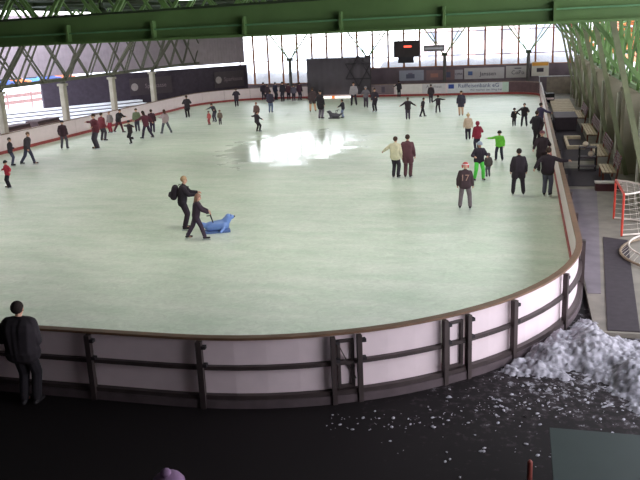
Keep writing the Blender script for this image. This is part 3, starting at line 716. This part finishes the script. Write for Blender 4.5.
def person(label, px, py, top=None, m=None, face=0, jacket=(50, 44, 50), pants=(46, 46, 60), head=('hair', (60, 44, 36)), arms=('down', 'down'), legs='stand', lean=.05, coat=False, group='skaters on the ice', z=0.0, skates=True, loc=None, turn=0.0, crouch=0.0, bulk=0.012):
    g = loc if loc is not None else at(px, py, z)
    if m is None: m = height_at(g, px, top) - z
    s = m / 1.78; k = (1 / s) ** .45 if s < 1 else 1.0
    far = g.y; vx = max(.012, min(.022, .0055 * far ** .33)) * (1 if s > .8 else .85)
    t = thing('person', label, 'person', (g.x, g.y, z), math.radians(face), group)
    V = lambda x, y, zz: Vector((x, y, zz)) * s
    ah = .125 if skates else .09
    base = V(0, -.04 - crouch * .1, .945 - crouch * (1) - (.035 if not skates else 0))
    LR = Matrix.Rotation(-lean, 3, 'X')
    up = lambda x, y, zz: base + LR @ V(x, y, zz)
    sh = [up(-.178, 0, .455), up(.178, 0, .455)]; hip = [base + V(-.095, 0, -.02), base + V(.095, 0, -.02)]
    neck = up(0, 0, .54); hc = up(0, .015 + .02 * (1 if lean > .2 else 0), .69 * (1 if k == 1 else 1) - .03 * (k - 1))
    feet = []; knees = []
    for i, (fx, fy, fz) in enumerate(LEG[legs]):
        an = V(fx, fy - .03, fz + ah); kn, an = ik(hip[i], an, .42 * s, .42 * s, Vector((fx * .5, 1, .1))); feet.append(an); knees.append(kn)
    hands = []; elb = []
    for i, a in enumerate(arms):
        sx = -1 if i == 0 else 1; hx, hy, hz = ARM[a] if isinstance(a, str) else a
        hd = sh[i] + V(sx * hx, hy, hz); e, hd = ik(sh[i], hd, .28 * s, .25 * s, Vector((sx * .5, -.8, -.5))); elb.append(e); hands.append(hd)
    tr = Matrix.Rotation(turn, 3, 'Z')
    def H_(x, y, zz): return hc + tr @ (LR @ (Vector((x, y, zz)) * s * k))
    # body
    bm = bmesh.new()
    def C(a, b, ra, rb, pad=0.0, sg=9): rcone(bm, a, b, (ra + pad) * s, (rb + pad) * s, sg, 3)
    def torso(pad, lo=0.0):
        C(hip[0], hip[1], .105, .105, pad)
        for i in (0, 1): C(base + LR @ V((-.07, .07)[i], 0, .02), up((-.1, .1)[i], 0, .38), .105, .115, pad)
        C(base + V(0, 0, 0), up(0, .01, .38), .115, .12, pad); 
        C(sh[0].lerp(sh[1], .12), sh[0].lerp(sh[1], .88), .058, .058, pad * .5)
        for i in (0, 1): C(sh[i] - V(0, 0, .015), neck - LR @ V(0, 0, .02), .052, .048, pad * .35)
    torso(0)
    for i in (0, 1):
        C(hip[i], knees[i], .085, .058); C(knees[i], feet[i], .056, .042)
        C(sh[i], elb[i], .052, .042); C(elb[i], hands[i], .040, .028)
        dr = (hands[i] - elb[i]).normalized(); C(hands[i], hands[i] + dr * .075 * s, .030, .033)
        C(feet[i], feet[i] + V(0, .13, -.055), .035, .03)
    C(neck - LR @ V(0, 0, .06), hc - V(0, 0, .04), .055, .052)
    rcone(bm, H_(0, -.012, .025), H_(0, -.008, .03), .092 * s * k, .092 * s * k, 12, 4)
    rcone(bm, H_(0, .022, -.045), H_(0, .028, -.055), .064 * s * k, .058 * s * k, 10, 3)
    rcone(bm, H_(0, .08, .012), H_(0, .100, -.018), .012 * s * k, .017 * s * k, 6, 2)
    for sx in (-1, 1): rcone(bm, H_(sx * .088, -.005, .02), H_(sx * .090, -.01, -.02), .016 * s * k, .013 * s * k, 6, 2)
    me = fuse(bm, vx)
    bm = bmesh.new(); bm.from_mesh(me); bpy.data.meshes.remove(me)
    n0 = len(bm.faces)
    for i in (0, 1):      # fingers, rooted inside the palm
        dr = (hands[i] - elb[i]).normalized(); sd = dr.cross(Vector((0, 0, 1))); sd = sd.normalized() if sd.length > .1 else Vector((0, 1, 0))
        cu = sd.cross(dr) * (-1)
        if abs(dr.z) > .8: sd = Vector((0, 1, 0)); cu = Vector((1 if i == 0 else -1, 0, 0))
        root = hands[i] + dr * .07 * s
        for q, (o, L) in enumerate(((-.030, .060), (-.010, .075), (.010, .082), (.030, .072))):
            a = root + sd * o * s; b = a + (dr * .8 + cu * .25) * L * .6 * s; c = b + (dr * .5 + cu * .7) * L * .5 * s
            rcone(bm, a, b, .0095 * s, .009 * s, 5, 1); rcone(bm, b, c, .009 * s, .0075 * s, 5, 1)
        a = hands[i] + dr * .02 * s + sd * .022 * s; b = a + (dr * .5 + sd * .8) * .045 * s; c = b + (dr * .8 + sd * .2 + cu * .3) * .035 * s
        rcone(bm, a, b, .011 * s, .010 * s, 5, 1); rcone(bm, b, c, .010 * s, .008 * s, 5, 1)
    bm.faces.ensure_lookup_table(); n1 = len(bm.faces)
    for sx in (-1, 1): rcone(bm, H_(sx * .034, .072, .018), H_(sx * .034, .076, .018), .0125 * s * k, .0125 * s * k, 6, 2)
    bm.faces.ensure_lookup_table()
    for f in bm.faces[n1:]: f.material_index = 1
    n2 = len(bm.faces); rcone(bm, H_(-.022, .081, -.052), H_(.022, .081, -.052), .0075 * s * k, .0075 * s * k, 6, 2); bm.faces.ensure_lookup_table()
    for f in bm.faces[n2:]: f.material_index = 2
    for f in bm.faces: f.smooth = True
    me = bpy.data.meshes.new('body'); bm.to_mesh(me); bm.free(); link('body', me, [SKIN, EYE, LIP], t)
    # jacket
    bm = bmesh.new(); torso(.03 + bulk)
    for i in (0, 1):
        C(sh[i], elb[i], .062, .055, .01 + bulk * .8); dr = (hands[i] - elb[i]); C(elb[i], elb[i] + dr * .9, .052, .040, .008 + bulk * .8)
    C(neck - LR @ V(0, 0, .05), neck, .075, .066)
    if coat:
        for i in (0, 1): C(hip[i], hip[i].lerp(knees[i], .55), .115, .12, .02)
    else: C(hip[0] - V(0, 0, .03), hip[1] - V(0, 0, .03), .105, .105, .03)
    if head[0] == 'hood': rcone(bm, H_(0, -.035, .01), H_(0, -.03, .035), .115 * s * k, .112 * s * k, 12, 4)
    link('jacket', fuse(bm, vx, 14 if bulk > .04 else 4), cloth(jacket), t)
    # trousers
    bm = bmesh.new(); C(hip[0], hip[1], .105, .105, .018)
    for i in (0, 1): C(hip[i], knees[i], .095, .078, .012); C(knees[i], knees[i].lerp(feet[i], .93), .076, .066, .010)
    link('trousers', fuse(bm, vx), cloth(pants), t)
    # head wear
    hk, hcol = head
    hm = cloth(hcol)
    if hk in ('hair', 'long', 'hood'):
        if hk != 'hood' or True:
            bm = bmesh.new(); rr = .1 if hk != 'hood' else .094
            rcone(bm, H_(0, -.026, .03), H_(0, -.016, .042), rr * s * k, rr * s * k, 12, 4)
            if hk == 'long': rcone(bm, H_(0, -.06, 0), H_(0, -.09, -.2), .075 * s * k, .05 * s * k, 10, 3); [rcone(bm, H_(x_, -.02, .02), H_(x_ * 1.05, -.03, -.14), .03 * s * k, .025 * s * k, 8, 2) for x_ in (-.085, .085)]
            link('hair', fuse(bm, vx * .9), hm if hk != 'hood' else cloth((50, 40, 36)), t)
    else:
        bm = bmesh.new(); pr = []
        for i in range(7):
            a = PI / 2 * i / 6; pr.append((.110 * math.cos(a) * s * k + .0005, (.045 + .10 * math.sin(a)) * s * k))
        pr = [(.108 * s * k, .012 * s * k), (.118 * s * k, .015 * s * k), (.118 * s * k, .045 * s * k)] + pr
        lathe(bm, pr, 16)
        if hk == 'pompom': bmesh.ops.create_icosphere(bm, subdivisions=2, radius=.038 * s * k, matrix=Matrix.Translation((0, 0, .17 * s * k)))
        if hk == 'helmet':
            for sx in (-1, 1): rcone(bm, (sx * .105 * s * k, 0, .02 * s * k), (sx * .10 * s * k, 0, -.05 * s * k), .03 * s * k, .025 * s * k, 8, 2)
        hat = obj('helmet' if hk == 'helmet' else 'hat', bm, hm, t, True); hat.location = H_(0, -.01, 0); hat.rotation_euler = (-lean - .12, 0, turn)
    # footwear
    for i in (0, 1):
        yaw = (.12 if i == 0 else -.12); fd = Matrix.Rotation(yaw, 3, 'Z') @ Vector((0, 1, 0)); an = feet[i]
        ss = max(s, .62)
        drop = an.z - LEG[legs][i][2] * s
        bm = bmesh.new(); so = an + Vector((0, 0, -ah * s))
        hs = (.052 if skates else .0) * s
        rcone(bm, so + Vector((0, 0, .15 * s + .02)), so - fd * .01 * s + Vector((0, 0, hs + .05 * s)), .056 * s, .05 * s, 10, 3)
        rcone(bm, so - fd * .045 * s + Vector((0, 0, hs + .04 * s)), so + fd * .165 * s + Vector((0, 0, hs + .035 * s)), .042 * s, .034 * s, 10, 3)
        bt = obj('ice_skate' if skates else 'boot', bm, BLACK if i or not isinstance(skates, tuple) else cloth(skates), t, True)
        if skates:
            bm = bmesh.new(); a = so - fd * .11 * s + Vector((0, 0, .016 * s)); b = so + fd * .2 * s + Vector((0, 0, .016 * s)); bar(bm, a, b, .005, .032 * s)
            for q in (.25, .75): c = a.lerp(b, q); bar(bm, c, c + Vector((0, 0, .045 * s)), .02 * s, .05 * s)
            obj('blade', bm, STEEL, bt)
    return t, dict(s=s, up=up, base=base, hands=hands, hc=hc, LR=LR, V=V)
D = (44, 38, 44); D2 = (56, 44, 50); JE = (62, 70, 96); MA = (96, 44, 52); BR = ('hair', (58, 42, 34)); DH = ('hat', (40, 36, 42))
P = person
# left group
P('child in red jacket skating at the left edge, in front of everyone there', 9, 188, 160, face=150, jacket=(186, 54, 76), pants=(44, 40, 52), head=DH, arms=('out', 'out'), legs='apart')
P('person in dark jacket at the left edge behind the child in red', 13, 166, 137, face=-60, jacket=(62, 56, 66), pants=(76, 80, 104), arms=('down', 'bent'), legs='stand', head=BR)
P('person in dark grey jacket striding right just past the left edge', 30, 165, 131, face=-75, jacket=(66, 60, 68), pants=(64, 64, 84), head=('hair', (110, 84, 70)), arms=('back', 'down'), legs='stride', lean=.2)
P('person in dark maroon top standing alone by the left barrier crates', 65, 149, 120, face=10, jacket=(70, 48, 58), pants=(92, 88, 100), head=DH, legs='apart', arms=('down', 'down'))
P('person in dark red jacket with one arm stretched to the left', 97, 149, 113, face=150, jacket=(104, 50, 62), pants=(78, 72, 84), head=BR, arms=('bent', 'wide'), legs='stand')
P('person in maroon jacket half hidden behind the arm stretching skater', 104, 141, 112, face=-20, jacket=(112, 48, 58), pants=(70, 60, 72), head=BR, legs='apart')
P('child in grey top and red trousers in the left crowd', 111, 133, 111, face=170, jacket=(130, 118, 120), pants=(156, 52, 70), head=('hair', (120, 90, 76)), legs='stand')
P('person in black jacket leaning over beside the child in red trousers', 120, 133, 108, face=-100, jacket=D, pants=(90, 50, 62), head=BR, arms=('fwd', 'fwd'), legs='stride', lean=.28)
P('small child in dark clothes lifting one leg with arms spread', 131, 144, 120, face=150, jacket=D2, pants=(40, 36, 44), head=DH, arms=('wide', 'wide'), legs='one')
P('person in grey green jacket near the left barrier', 138, 132, 108, face=200, jacket=(112, 122, 96), pants=(66, 62, 78), head=BR, legs='stand')
P('person in maroon top leaning forward with arm out, right of the green jacket', 147, 139, 110, face=80, jacket=(92, 46, 60), pants=(56, 46, 66), head=('long', (52, 38, 34)), arms=('reach', 'back'), legs='stride', lean=.22)
P('person in dark jacket directly behind the maroon leaning skater', 153, 133, 109, face=20, jacket=(74, 48, 58), pants=(60, 50, 76), head=BR, legs='stand')
P('person in light grey top with long hair gliding with feet apart', 166, 134, 109, face=60, jacket=(164, 146, 150), pants=(86, 88, 98), head=('long', (84, 58, 50)), arms=('fwd', 'down'), legs='lunge')
P('person in black leaning on the left barrier far side', 188, 118, 95, face=40, jacket=D, pants=(44, 38, 46), head=BR, arms=('bent', 'bent'), coat=True)
P('small child in orange red overall holding an adult\'s hand', 209.5, 125, 111, face=160, jacket=(176, 86, 84), pants=(150, 70, 74), head=('hat', (90, 60, 66)), legs='stand')
P('adult in black bending over between two small children', 215, 122, 102, face=150, jacket=(46, 42, 52), pants=(64, 58, 74), head=BR, arms=('reach', 'reach'), legs='apart', lean=.4)
P('small child in brown and grey right of the bending adult', 220.5, 125, 110, face=190, jacket=(116, 100, 92), pants=(76, 66, 74), head=('hat', (140, 120, 110)), legs='stand')
P('person in dark coat standing at the far left corner of the barrier', 237, 107, 88, face=30, jacket=(54, 46, 58), pants=(58, 48, 60), head=('hair', (90, 70, 66)), arms=('bent', 'bent'), coat=True)
P('child in dark clothes balancing with both arms spread beside the bright wet ice', 258, 132, 110, face=-30, jacket=(56, 48, 56), pants=(40, 34, 42), head=('hair', (90, 62, 56)), arms=('wide', 'out'), legs='bow', crouch=.06)
P('person with light brown hair and brown jacket just behind the balancing child', 257, 122, 102, face=170, jacket=(110, 84, 82), pants=(96, 74, 78), head=('hair', (130, 96, 84)))
P('person in blue grey trousers standing before the far left spectators', 271, 113, 90, face=0, jacket=(58, 52, 68), pants=(100, 112, 140), head=BR, legs='stand')
for i, (px, lb, jk, hh) in enumerate(((264, 'leftmost of the dark group by the far barrier', (50, 40, 52), 1.7), (268, 'second from left in the dark group by the far barrier', (66, 50, 60), 1.6), (276, 'in navy jacket behind the blue trousers skater', (44, 44, 66), 1.7),
        (283, 'in black at the left of the middle far group', (44, 38, 50), 1.78), (289, 'in maroon in the middle far group', (84, 52, 64), 1.6), (294, 'in grey in the middle far group', (86, 80, 96), 1.55), (300, 'in plum jacket at the right of the middle far group', (70, 44, 60), 1.68))):
    P('person ' + lb, px, 100.5 + (i % 2), m=hh, face=(10, 160, -30, 170, 20, 190, -10)[i], jacket=jk, pants=(48, 44, 58), head=(('hat', (50, 44, 54)) if i % 2 else BR), group='skaters gathered at the far barrier')
P('person with orange beige leggings standing left of the dark tarp', 313, 112, 87, face=20, jacket=(74, 60, 64), pants=(206, 160, 128), head=BR, arms=('down', 'bent'), legs='apart', coat=True)
P('person in black coat and grey trousers in front of the dark tarp', 321, 119, 90, face=-20, jacket=(40, 34, 42), pants=(110, 100, 116), head=DH, coat=True, arms=('bent', 'down'))
P('person in dark clothes pushing a grey skating aid below the tarp', 343, 118, 99, face=80, jacket=(46, 42, 54), pants=(130, 140, 170), head=BR, arms=('push', 'push'), lean=.12, legs='stand')
P('person in white and grey jacket in front of the star', 354, 106, 82, face=180, jacket=(168, 160, 168), pants=(60, 54, 64), head=BR, arms=('down', 'down'), legs='apart')
P('person in grey jacket and pale hat right of the star', 366, 108, 86, face=200, jacket=(120, 112, 122), pants=(72, 62, 76), head=('hat', (150, 140, 150)), arms=('bent', 'bent'))
P('person in black standing right of the tarp with dark skates', 375, 112, 88, face=160, jacket=(52, 44, 56), pants=(44, 38, 48), head=BR, arms=('bent', 'down'))
P('person in black coat leaning at the far barrier below the scoreboard', 399, 97.5, 80.5, face=0, jacket=(44, 38, 46), pants=(40, 36, 46), head=BR, arms=('out', 'down'), group='skaters gathered at the far barrier')
P('skater with arms held out, left of the pair of striding children', 408, 120, 97, face=10, jacket=(56, 48, 54), pants=(76, 68, 84), head=('hair', (100, 80, 70)), arms=('out', 'out'), legs='stand')
P('child in black striding right with legs wide apart', 423, 117, 97.5, face=-70, jacket=(50, 42, 50), pants=(44, 38, 48), head=BR, arms=('out', 'back'), legs='lunge', lean=.15)
P('child in black with one arm raised outward, right of the striding child', 438, 113, 95, face=20, jacket=(52, 44, 52), pants=(42, 36, 46), head=BR, arms=('out', 'wide'), legs='apart')
P('person in dark clothes near the far barrier behind the striding child', 431, 103.5, 84, face=10, jacket=(56, 46, 54), pants=(56, 46, 58), head=BR, group='skaters gathered at the far barrier')
P('person in dark coat with beige leggings standing alone at far right', 461, 116, 90.5, face=180, jacket=(58, 54, 70), pants=(204, 166, 140), head=BR, coat=True, legs='stand')
P('child in beige jacket and beige bobble hat behind the red jacket', 468, 140, 113.5, face=10, jacket=(202, 176, 158), pants=(50, 42, 58), head=('pompom', (200, 176, 130)), legs='stand')
P('person in dark red jacket with hood up', 477, 152, 121, face=30, jacket=(146, 44, 64), pants=(48, 46, 66), head=('hood', (146, 44, 64)), arms=('down', 'bent'))
P('person in bright green trousers and dark jacket', 479, 181, 141, face=200, jacket=(52, 44, 58), pants=(92, 214, 84), head=('hat', (150, 160, 180)), arms=('bent', 'bent'), legs='apart', lean=.1)
P('small child in dark grey beside the bright green trousers', 488, 177, 153, face=20, jacket=(82, 74, 74), pants=(96, 90, 106), head=('hood', (82, 74, 74)), legs='stand')
P('child in black and bright green jacket with one arm out', 499, 161, 130.5, face=170, jacket=(112, 200, 66), pants=(48, 46, 62), head=DH, arms=('down', 'wide'), legs='apart')
P('small child in black holding hands with an adult at far right', 514, 126.5, 108, face=170, jacket=(42, 34, 40), pants=(48, 42, 50), head=DH, arms=('out', 'down'))
P('adult in black jacket holding a child\'s hand at far right', 524, 127, 103, face=175, jacket=(38, 32, 38), pants=(48, 46, 58), head=BR, arms=('bent', 'out'), legs='apart')
P('person in thick black jacket and dark trousers seen from behind, alone on the ice', 518, 195, 148, face=5, jacket=(50, 42, 50), pants=(52, 44, 54), head=('hair', (46, 36, 34)), arms=('down', 'down'), legs='apart', coat=True)
kid, K = P('child in dark numbered hockey jersey with red and white helmet', 465, 209, 162, face=0, jacket=(70, 54, 60), pants=(112, 100, 106), head=('helmet', (196, 84, 84)), arms=('down', 'down'), legs='apart')
o = link('jersey_number', text_mesh('17', .26 * K['s'] * 1.25, .003), cloth((166, 134, 122)), kid); o.location = K['up'](0, -.158, .26); o.rotation_euler = (PI / 2 - .05, 0, 0)
bm = bmesh.new(); lathe(bm, [(.123 * .95, 0), (.123 * .95, .03)], 18); o = obj('helmet_stripe', bm, WHITEP, kid, True); o.location = K['hc'] + Vector((0, -.005, .045)); o.scale = (K['s'] * 1.15,) * 3
P('person in black jacket and grey jeans reaching an arm over the right barrier', 547, 196, 147, face=-15, jacket=(44, 34, 42), pants=(92, 92, 110), head=BR, arms=('back', 'wide'), legs='stand', lean=.1)
P('person in long black coat standing behind the one reaching over the barrier', 541, 172, 119, m=1.75, face=10, jacket=(48, 36, 42), pants=(44, 36, 42), head=('hat', (120, 76, 84)), arms=('back', 'bent'), coat=True)
P('person in black leaning at the right barrier, behind the long black coat', 541, 143, 106, m=1.8, face=-30, jacket=(44, 38, 48), pants=(44, 36, 46), head=BR, arms=('bent', 'bent'), loc=at(536, 146))
P('person in purple jacket leaning beside the bright end of the right barrier', 540, 140, 105, m=1.72, face=-50, jacket=(66, 56, 86), pants=(50, 40, 50), head=BR, arms=('bent', 'reach'), loc=at(540, 133))
P('person in cream jacket with dark leggings walking beside the maroon coat', 396, 178, 136, face=-15, jacket=(214, 206, 180), pants=(50, 44, 54), head=('hair', (70, 48, 42)), arms=('out', 'down'), legs='stand')
P('person in long dark maroon coat beside the cream jacket', 408, 178, 134, face=-5, jacket=(96, 62, 70), pants=(90, 58, 66), head=BR, arms=('bent', 'down'), legs='stand', coat=True)
ad, AD = P('adult in black jacket carrying a backpack and guiding a child', 186, 230, 175, face=-70, jacket=(40, 32, 42), pants=(48, 36, 48), head=('hair', (168, 138, 108)), arms=('fwd', 'fwd'), legs='stand', lean=.15)
kd, KD = P('child in dark jacket pushing the blue seal skating aid', 199, 240, 193, face=-65, jacket=(58, 44, 58), pants=(70, 56, 74), head=('long', (150, 112, 98)), arms=('push', 'push'), legs='stride2', lean=.18)
bp = thing('backpack', 'black backpack worn by the adult guiding a child', 'backpack', ad.location, ad.rotation_euler.z)
bm = bmesh.new(); rcone(bm, AD['up'](-.07, -.27, .14), AD['up'](-.07, -.25, .40), .12, .11, 12, 3); rcone(bm, AD['up'](.07, -.27, .14), AD['up'](.07, -.25, .40), .12, .11, 12, 3)
link('bag', fuse(bm, .015), cloth((36, 28, 38)), bp)
bm = bmesh.new(); rcone(bm, AD['up'](0, -.38, .16), AD['up'](0, -.37, .22), .07, .07, 10, 3); obj('pocket', bm, cloth((48, 38, 50)), bp, True)
for sx in (-1, 1):
    bm = bmesh.new(); bar(bm, AD['up'](sx * .11, -.16, .52), AD['up'](sx * .11, .15, .47), .04, .015); bar(bm, AD['up'](sx * .11, .155, .48), AD['up'](sx * .12, .16, .2), .04, .015); obj('strap', bm, cloth((30, 24, 30)), bp)
# seal shaped skating aids
def seal(label, loc, rz, c, sc_=1.0):
    t = thing('seal_skating_aid', label, 'skating aid', loc, rz, 'seal skating aids')
    bm = bmesh.new()
    rcone(bm, (0, -.35, .26), (0, .2, .28), .2, .24, 12); rcone(bm, (0, .2, .3), (0, .42, .56), .2, .15, 12); rcone(bm, (0, .42, .58), (0, .56, .58), .15, .09, 12)
    rcone(bm, (0, -.4, .24), (0, -.72, .42), .14, .07, 10); rcone(bm, (-.02, -.7, .42), (-.16, -.85, .5), .06, .04, 8); rcone(bm, (.02, -.7, .42), (.16, -.85, .5), .06, .04, 8)
    for sx in (-1, 1): rcone(bm, (sx * .18, .2, .2), (sx * .36, .05, .07), .07, .05, 8)
    link('body', fuse(bm, .02), mat('blue_plastic_%d_%d_%d' % c, c, .4, var=.05), t)
    bm = bmesh.new(); box(bm, -.22, .22, -.55, .45, .0, .09); obj('sled_base', bm, mat('sled_base_%d_%d_%d' % c, tuple(int(x * .8) for x in c)), t)
    bm = bmesh.new(); bmesh.ops.create_icosphere(bm, subdivisions=2, radius=.04, matrix=Matrix.Translation((0, .65, .6))); 
    for sx in (-1, 1): bmesh.ops.create_icosphere(bm, subdivisions=1, radius=.025, matrix=Matrix.Translation((sx * .11, .52, .66)))
    obj('face', bm, BLACK, t, True)
    bm = bmesh.new()
    for sx in (-1, 1): bar(bm, (sx * .1, -.2, .4), (sx * .22, -.3, .75), .03); bar(bm, (sx * .22, -.3, .75), (sx * .22, -.45, .75), .035)
    obj('handle', bm, BLACK, t)
    t.scale = (sc_,) * 3
    return t
seal('blue seal shaped skating aid pushed by a child on the near ice', at(219, 232) , math.radians(-65), (112, 142, 206), .8)
seal('grey seal shaped skating aid in front of the dark tarp', at(334, 118.5), math.radians(80), (88, 84, 96), .8)
# outside the rink
P('person in dark jacket leaning on the near barrier at the left edge', 14, 0, m=2.0, face=8, jacket=(40, 34, 40), bulk=.055, pants=(34, 30, 36), head=('hair', (36, 26, 24)), arms=('bent', 'in'), legs='stand', lean=.03, group=None, z=-.16, skates=False, loc=Vector((-8.45, 10.93, -.16)))
pb = P('person seen from above at the bottom edge wearing a purple bobble hat', 165, 0, m=1.78, face=180, jacket=(46, 38, 48), pants=(34, 30, 36), head=('pompom', (128, 100, 132)), legs='stand', z=-.16, skates=False, group=None, loc=Vector((at(167, 472, 1.62).x, at(167, 472, 1.62).y, -.16)))

for c in pb[0].children:
    if c.name.startswith('hat'): c.scale = (1.6, 1.6, 1.15)
# ------------------------------------------------------------------ lamps and light
sc.world = bpy.data.worlds.new('world'); sc.world.use_nodes = True
nt = sc.world.node_tree; bg = nt.nodes['Background']
tcw = nt.nodes.new('ShaderNodeTexCoord'); sx_ = nt.nodes.new('ShaderNodeSeparateXYZ'); rw = nt.nodes.new('ShaderNodeValToRGB')
nt.links.new(tcw.outputs['Generated'], sx_.inputs[0]); nt.links.new(sx_.outputs['Z'], rw.inputs['Fac'])
rw.color_ramp.elements[0].color = (.95, .93, .95, 1); rw.color_ramp.elements[1].color = (.78, .84, 1, 1)
nt.links.new(rw.outputs['Color'], bg.inputs['Color']); bg.inputs['Strength'].default_value = 5.5
LAMPW = emit('lamp_white', (240, 255, 240), 12)
def lamp(x, y, label, first=[None]):
    if first[0] is None:
        t = thing('high_bay_lamp', label, 'lamp', (x, y, 7.1), 0, 'high bay lamps under the roof'); first[0] = t
        bm = bmesh.new(); lathe(bm, [(.28, .0), (.2, .2), (.09, .32), (.09, .5)], 18); obj('reflector', bm, GREEND, t)
        bm = bmesh.new(); lathe(bm, [(.25, -.02), (.25, -.005)], 18); obj('diffuser', bm, LAMPW, t)
        bm = bmesh.new(); bar(bm, (0, 0, .5), (0, 0, 1.198), .03); obj('stem', bm, BLACK, t)
    else:
        t = copy_tree(first[0]); t.location = (x, y, 7.1); t['label'] = label
    l = bpy.data.lights.new('lamp_light', 'AREA'); l.shape = 'DISK'; l.size = 1.2; l.energy = LE * (1.0 if y < 60 else .8); l.color = (1.0, 1.0, .86)
    lo = bpy.data.objects.new('lamp_light', l); COL.objects.link(lo); lo.location = (x, y, 7.05)
LE = 150
rows = ('nearest', 'second', 'third', 'fourth', 'fifth')
for j, y in enumerate((20.6, 30, 41, 52, 64)):
    for i, x in enumerate((-25.5, -17, -9, -1.8)):
        lamp(x, y, 'round roof lamp in the %s row from the camera, %s column from the left' % (rows[j], rows[i] if i else 'first'))
sc.view_settings.view_transform = 'Standard'; sc.view_settings.look = 'None'; sc.view_settings.gamma = 1; sc.view_settings.use_curve_mapping = False
sc.view_settings.exposure = 0.0
